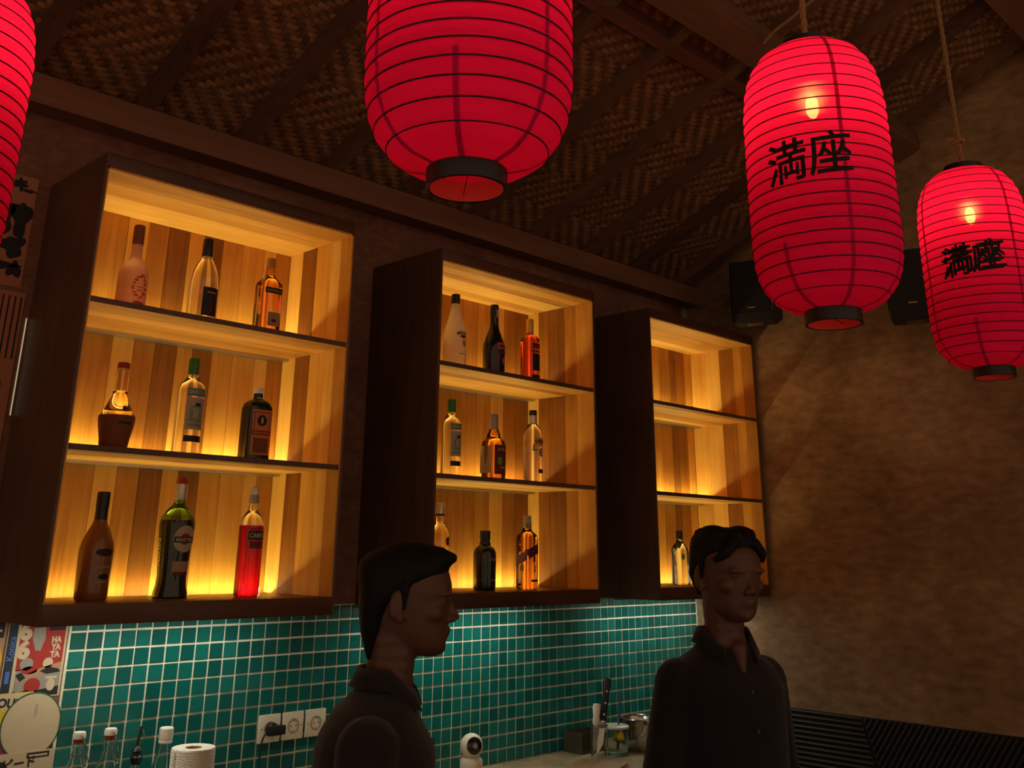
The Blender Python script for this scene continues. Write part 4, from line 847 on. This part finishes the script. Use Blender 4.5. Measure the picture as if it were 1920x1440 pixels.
def limb(bm, pts, rad, step=.45):
    """overlapping balls along a chain: a tapered, jointed limb once fused"""
    for (a, ra), (b, rb) in zip(list(zip(pts, rad))[:-1], list(zip(pts, rad))[1:]):
        a, b = Vector(a), Vector(b); n = max(2, int((b - a).length / (min(ra, rb) * step)))
        for k in range(n + 1):
            t = k / n; ell(bm, a.lerp(b, t), (ra + (rb - ra) * t,) * 3, sub=2 if ra > .02 else 1)
def loft(bm, rows, n=28, p=2.3):
    """rows: (z, x centre, half depth, half width[, y centre]) - a closed stack of rounded sections"""
    V, F = [], []
    for row in rows:
        z, xc, hx, hy = row[:4]; yc = row[4] if len(row) > 4 else 0
        for k in range(n):
            a = 2 * PI * k / n; c, s = math.cos(a), math.sin(a); d = (abs(c) ** p + abs(s) ** p) ** (-1 / p); V.append((xc + hx * d * c, yc + hy * d * s, z))
    for i in range(len(rows) - 1): F += [(i * n + k, i * n + (k + 1) % n, (i + 1) * n + (k + 1) % n, (i + 1) * n + k) for k in range(n)]
    F += [tuple(range(n - 1, -1, -1)), tuple((len(rows) - 1) * n + k for k in range(n))]; bm.add(V, F)
def fuse(name, bm, mt, parent, voxel, smooth=4):
    me = bpy.data.meshes.new(name); me.from_pydata(bm.V, [], bm.F); me.update()
    o = bpy.data.objects.new(name, me); COL.objects.link(o)
    r = o.modifiers.new('r', 'REMESH'); r.mode = 'VOXEL'; r.voxel_size = voxel; r.use_smooth_shade = True
    s = o.modifiers.new('s', 'SMOOTH'); s.factor = .5; s.iterations = smooth
    bpy.context.view_layer.update()
    m2 = bpy.data.meshes.new_from_object(o.evaluated_get(bpy.context.evaluated_depsgraph_get()))
    bpy.data.objects.remove(o); bpy.data.meshes.remove(me); m2.name = name
    m2.materials.clear(); m2.materials.append(mt)
    for p in m2.polygons: p.use_smooth = True
    o = bpy.data.objects.new(name, m2); link(o, parent); return o
def head_parts(bm, M):
    """face looking along +x, chin at z=0, ears at x=0; M places it"""
    h = Acc()
    loft(h, [(.000, .066, .018, .016), (.006, .056, .036, .030), (.018, .044, .058, .043), (.034, .032, .072, .053), (.052, .022, .082, .060), (.075, .016, .089, .066), (.095, .013, .093, .070), (.112, .012, .094, .072), (.124, .013, .097, .074), (.142, .012, .097, .075), (.165, .009, .093, .073), (.185, .004, .080, .064), (.200, -.002, .060, .050), (.210, -.006, .034, .030)], 32, 2.15)
    # nose, nostrils, lips, chin, brow, cheekbones, ears
    limb(h, [(.101, 0, .116), (.110, 0, .098), (.121, 0, .078)], [.007, .008, .0095]); ell(h, (.113, .011, .073), (.010, .008, .007)); ell(h, (.113, -.011, .073), (.010, .008, .007))
    ell(h, (.104, 0, .0525), (.0085, .020, .0050)); ell(h, (.102, 0, .0435), (.0085, .018, .0055)); ell(h, (.088, 0, .018), (.016, .020, .015))
    for s in (-1, 1):
        ell(h, (.098, s * .030, .124), (.012, .024, .007)); ell(h, (.070, s * .042, .086), (.024, .022, .020)); ell(h, (.092, s * .031, .1095), (.0075, .015, .008))
        ell(h, (-.004, s * .077, .100), (.017, .007, .031), Matrix.Rotation(.15, 3, 'Y')); ell(h, (.004, s * .075, .074), (.010, .006, .011))
    h.transform(M); bm.add(h.V, h.F)
def hand(bm, wrist, fwd, palm_n, side):
    """palm, four bent fingers of unequal length and a thumb leaving the side of the palm"""
    w = Vector(wrist); f = Vector(fwd).normalized(); n = Vector(palm_n); n = (n - f * n.dot(f)).normalized(); s = f.cross(n) * side
    for t in (.01, .03, .05, .07): 
        for q in (-.024, -.008, .008, .024): ell(bm, w + f * (t + .01) + s * q, (.0125,) * 3, sub=2)
    for q, L in ((-.029, .062), (-.0095, .075), (.0095, .080), (.029, .070)):
        a = w + f * .078 + s * q; b_ = a + (f * .85 + n * .5).normalized() * L * .45; c = b_ + (f * .45 + n * .9).normalized() * L * .32; d = c + (f * .05 + n).normalized() * L * .23
        limb(bm, [a, b_, c, d], [.0092, .0085, .008, .007])
    a = w + f * .025 + s * .030; limb(bm, [a, a + (f * .7 + s * .8 + n * .4).normalized() * .034, a + (f * .9 + s * .7 + n * .8).normalized() * .062], [.013, .0105, .0085])
def person(name, label, loc, yaw, chin, head_yaw, head_pitch, tx, sw, arms, hair, shirt_m, ws=1.0, head_x=0.0):
    e = tag(empty(name, loc, yaw), label, 'person', None)
    H = chin                               # everything scales from the chin height
    sh = H - .152                          # shoulder joint height
    MH = Matrix.Translation((head_x, 0, chin)) @ Matrix.Rotation(head_yaw, 4, 'Z') @ Matrix.Rotation(head_pitch, 4, 'Y')
    legs = [[(tx, s * .090, .86), (tx + .02, s * .095, .48), (tx - .01, s * .100, .085)] for s in (-1, 1)]
    W_ = lambda rows: [(r[0], r[1], r[2], r[3] * (ws if r[3] > .09 else 1.0)) for r in rows]
    bm = Acc(); head_parts(bm, MH)
    if ws < 1: limb(bm, [(tx + .068, 0, H - .070), (tx + .082, 0, H - .118)], [.022, .009])
    limb(bm, [(tx * .6, 0, H - .085), (tx * .3, 0, H - .02), (-.004, 0, H + .055)], [.060, .052, .056])
    loft(bm, W_([(.80, tx, .085, .12), (.84, tx, .105, .160), (.92, tx, .105, .162), (1.02, tx + .005, .095, .140), (H - .29, tx, .105, .150), (H - .17, tx - .004, .105, .165), (H - .14, tx - .008, .090, .158), (H - .115, tx - .008, .076, .140), (H - .095, tx - .006, .066, .110), (H - .075, tx * .8, .056, .075), (H - .055, tx * .6, .050, .058)]))
    for s, (el, wr) in zip((-1, 1), arms):
        sj = (tx - .012, s * sw, sh); limb(bm, [sj, el, wr], [.050, .040, .027]); d = (Vector(wr) - Vector(el)).normalized(); hand(bm, wr, d, (d.cross(Vector((0, s, 0)))) * -s if abs(d.y) < .9 else (0, 0, -1), 1 if s > 0 else -1)
    for L in legs: limb(bm, L, [.078, .052, .036]); limb(bm, [(L[2][0], L[2][1], .045), (L[2][0] + .13, L[2][1] * 1.15, .030)], [.036, .028])
    fuse('body', bm, M_skin, e, .0045, 3)
    # eyes
    for s in (-1, 1):
        for nm, r, dx, mt in (('eye', .0105, 0, plain('eye_white', rgb(120, 104, 92), .5)), ('iris', .0058, .0062, plain('dark_iris', (.012, .008, .006), .2))):
            b2 = Acc(); ell(b2, MH @ Vector((.0885 + dx, s * .031, .1095)), (r, r, r * .55), sub=2); mesh_obj(nm, b2.V, b2.F, mt, e, smooth=True)
    # shirt
    bm = Acc(); g = .014
    loft(bm, W_([(.80, tx, .118 + g, .168 + g), (.92, tx, .112 + g, .162 + g), (1.02, tx + .004, .106 + g, .148 + g), (H - .29, tx, .112 + g, .156 + g), (H - .17, tx - .004, .108 + g, .164 + g), (H - .140, tx - .008, .094 + g, .160 + g), (H - .114, tx - .008, .078 + g, .142 + g), (H - .094, tx - .006, .066 + g, .112 + g), (H - .078, tx * .8, .056 + g, .082 + g), (H - .064, tx * .6, .050 + g, .060 + g)]))
    for s, (el, wr) in zip((-1, 1), arms):
        sj = Vector((tx - .012, s * sw, sh)); E_ = Vector(el); mid = E_.lerp(Vector(wr), .28); limb(bm, [sj, E_, mid], [.062, .055, .052])
    fuse('shirt', bm, shirt_m, e, .0065, 5)
    # collar: a stand and two points
    V, F = [], []; n = 36
    for j, (dz, gr) in enumerate(((-.082, .022), (-.052, .012), (-.026, .004), (-.024, .009), (-.058, .024))):
        for k in range(n + 1):
            a = math.radians(32) + (2 * PI - math.radians(64)) * k / n; fr = max(0, math.cos(a)) ; V.append((tx * .35 + (.056 + gr) * math.cos(a), (.060 + gr) * math.sin(a), H + dz - .050 * fr))
    for j in range(4): F += [(j * (n + 1) + k, j * (n + 1) + k + 1, (j + 1) * (n + 1) + k + 1, (j + 1) * (n + 1) + k) for k in range(n)]
    o = mesh_obj('collar', V, F, shirt_m, e, smooth=True); md = o.modifiers.new('t', 'SOLIDIFY'); md.thickness = .003
    for k in range(5): lathe('button', [(.001, 0), (.0055, .0005), (.0055, .002), (.001, .0025)], M_black, e, 10, loc=(tx + .126 - (.012 if k == 0 else 0), 0, H - .16 - k * .085)).rotation_euler = (0, PI / 2, 0)
    bm = Acc(); loft(bm, [(.78, tx, .108, .165), (.84, tx, .114, .170), (.93, tx, .110, .160)])
    for L in legs: limb(bm, L, [.092, .070, .060])
    fuse('trousers', bm, M_trouser, e, .009, 4)
    for L in legs:
        bm = Acc(); x0, y0 = L[2][0], L[2][1]; loft(bm, [(.0, x0 + .055, .135, .047, y0 * 1.05), (.03, x0 + .055, .135, .047, y0 * 1.05), (.055, x0 + .035, .110, .042, y0 * 1.05), (.085, x0 + .0, .060, .042, y0)]); fuse('shoe', bm, M_black, e, .006, 4)
    bm = Acc(); hair(bm); bm.transform(MH); fuse('hair', bm, M_hair, e, .0045, 2)
    return e
def tufts(bm, base, n, seed, r=.009, l=.03):
    rr = random.Random(seed)
    for _ in range(n):
        c, d = base(rr); limb(bm, [c, Vector(c) + Vector(d) * l], [r, r * .35], .6)
def hair_side(bm):
    # tapered back and sides, fuller top swept forward into a short fringe
    loft(bm, [(-.012, -.052, .006, .026), (.010, -.054, .012, .038), (.040, -.054, .022, .052), (.070, -.050, .032, .064), (.100, -.043, .042, .076), (.125, -.028, .058, .081), (.145, -.008, .084, .083), (.165, .004, .097, .082), (.184, .007, .094, .075), (.200, .013, .082, .062), (.213, .021, .060, .046), (.222, .026, .034, .028)], 32, 2.2)
    ell(bm, (.076, 0, .192), (.036, .050, .022)); ell(bm, (.100, .008, .194), (.018, .038, .013)); limb(bm, [(.012, -.078, .14), (.010, -.077, .095)], [.012, .007]); limb(bm, [(.012, .078, .14), (.010, .077, .095)], [.012, .007])
    def b(rr):
        y = rr.uniform(-.045, .05); return (.098 + rr.uniform(-.01, .008), y, .192 + rr.uniform(-.012, .010)), (.5, 0, rr.uniform(-.6, .1))
    tufts(bm, b, 16, 3, .007, .022)
    def b2(rr):
        a = rr.uniform(-.8, .8); t = rr.uniform(-.5, .9); return (.01 + .07 * t, .05 * math.sin(a), .208), (.8, math.sin(a) * .4, .35)
    tufts(bm, b2, 26, 8, .006, .022)
def hair_curtain(bm):
    # thick rounded top with a parting, hair falling to both temples
    loft(bm, [(.050, -.050, .016, .046), (.075, -.047, .028, .062), (.100, -.042, .040, .076), (.125, -.028, .055, .080), (.145, -.014, .074, .082), (.165, -.002, .090, .083), (.188, .000, .092, .078), (.208, -.002, .080, .064), (.221, -.004, .052, .042)], 32, 2.2)
    for s in (-1, 1):
        limb(bm, [(.058, s * .012, .206), (.086, s * .032, .188), (.086, s * .054, .164), (.066, s * .070, .146)], [.018, .018, .015, .009]); ell(bm, (.016, s * .040, .204), (.052, .034, .024)); limb(bm, [(.016, s * .079, .15), (.012, s * .077, .100)], [.011, .007])
    def b(rr):
        a = rr.uniform(0, 2 * PI); return (.004 + .075 * math.cos(a), .062 * math.sin(a), .195 + rr.uniform(-.03, .018)), (math.cos(a) * .5, math.sin(a) * .5, rr.uniform(-.3, .8))
    tufts(bm, b, 70, 5, .006, .022)
person('person', 'person in a dark collared shirt seen in profile, short hair swept forward', (.384, -.884, 0), math.radians(-40.5), 1.442, 0.0, math.radians(2), -.030, .158,
       [((-.06, -.215, 1.090), (.06, -.210, .885)), ((-.03, .215, 1.08), (.10, .19, .88))], hair_side, M_fabric)
person('person', 'person in a dark open-collared shirt facing the room beside the plaster wall', (1.291, -1.101, 0), math.radians(-112), 1.492, math.radians(-1), math.radians(4), -.020, .128,
       [((-.03, -.185, 1.130), (.10, -.165, .925)), ((-.05, .170, 1.130), (.13, .16, .945))], hair_curtain, M_fabric2, ws=.88)
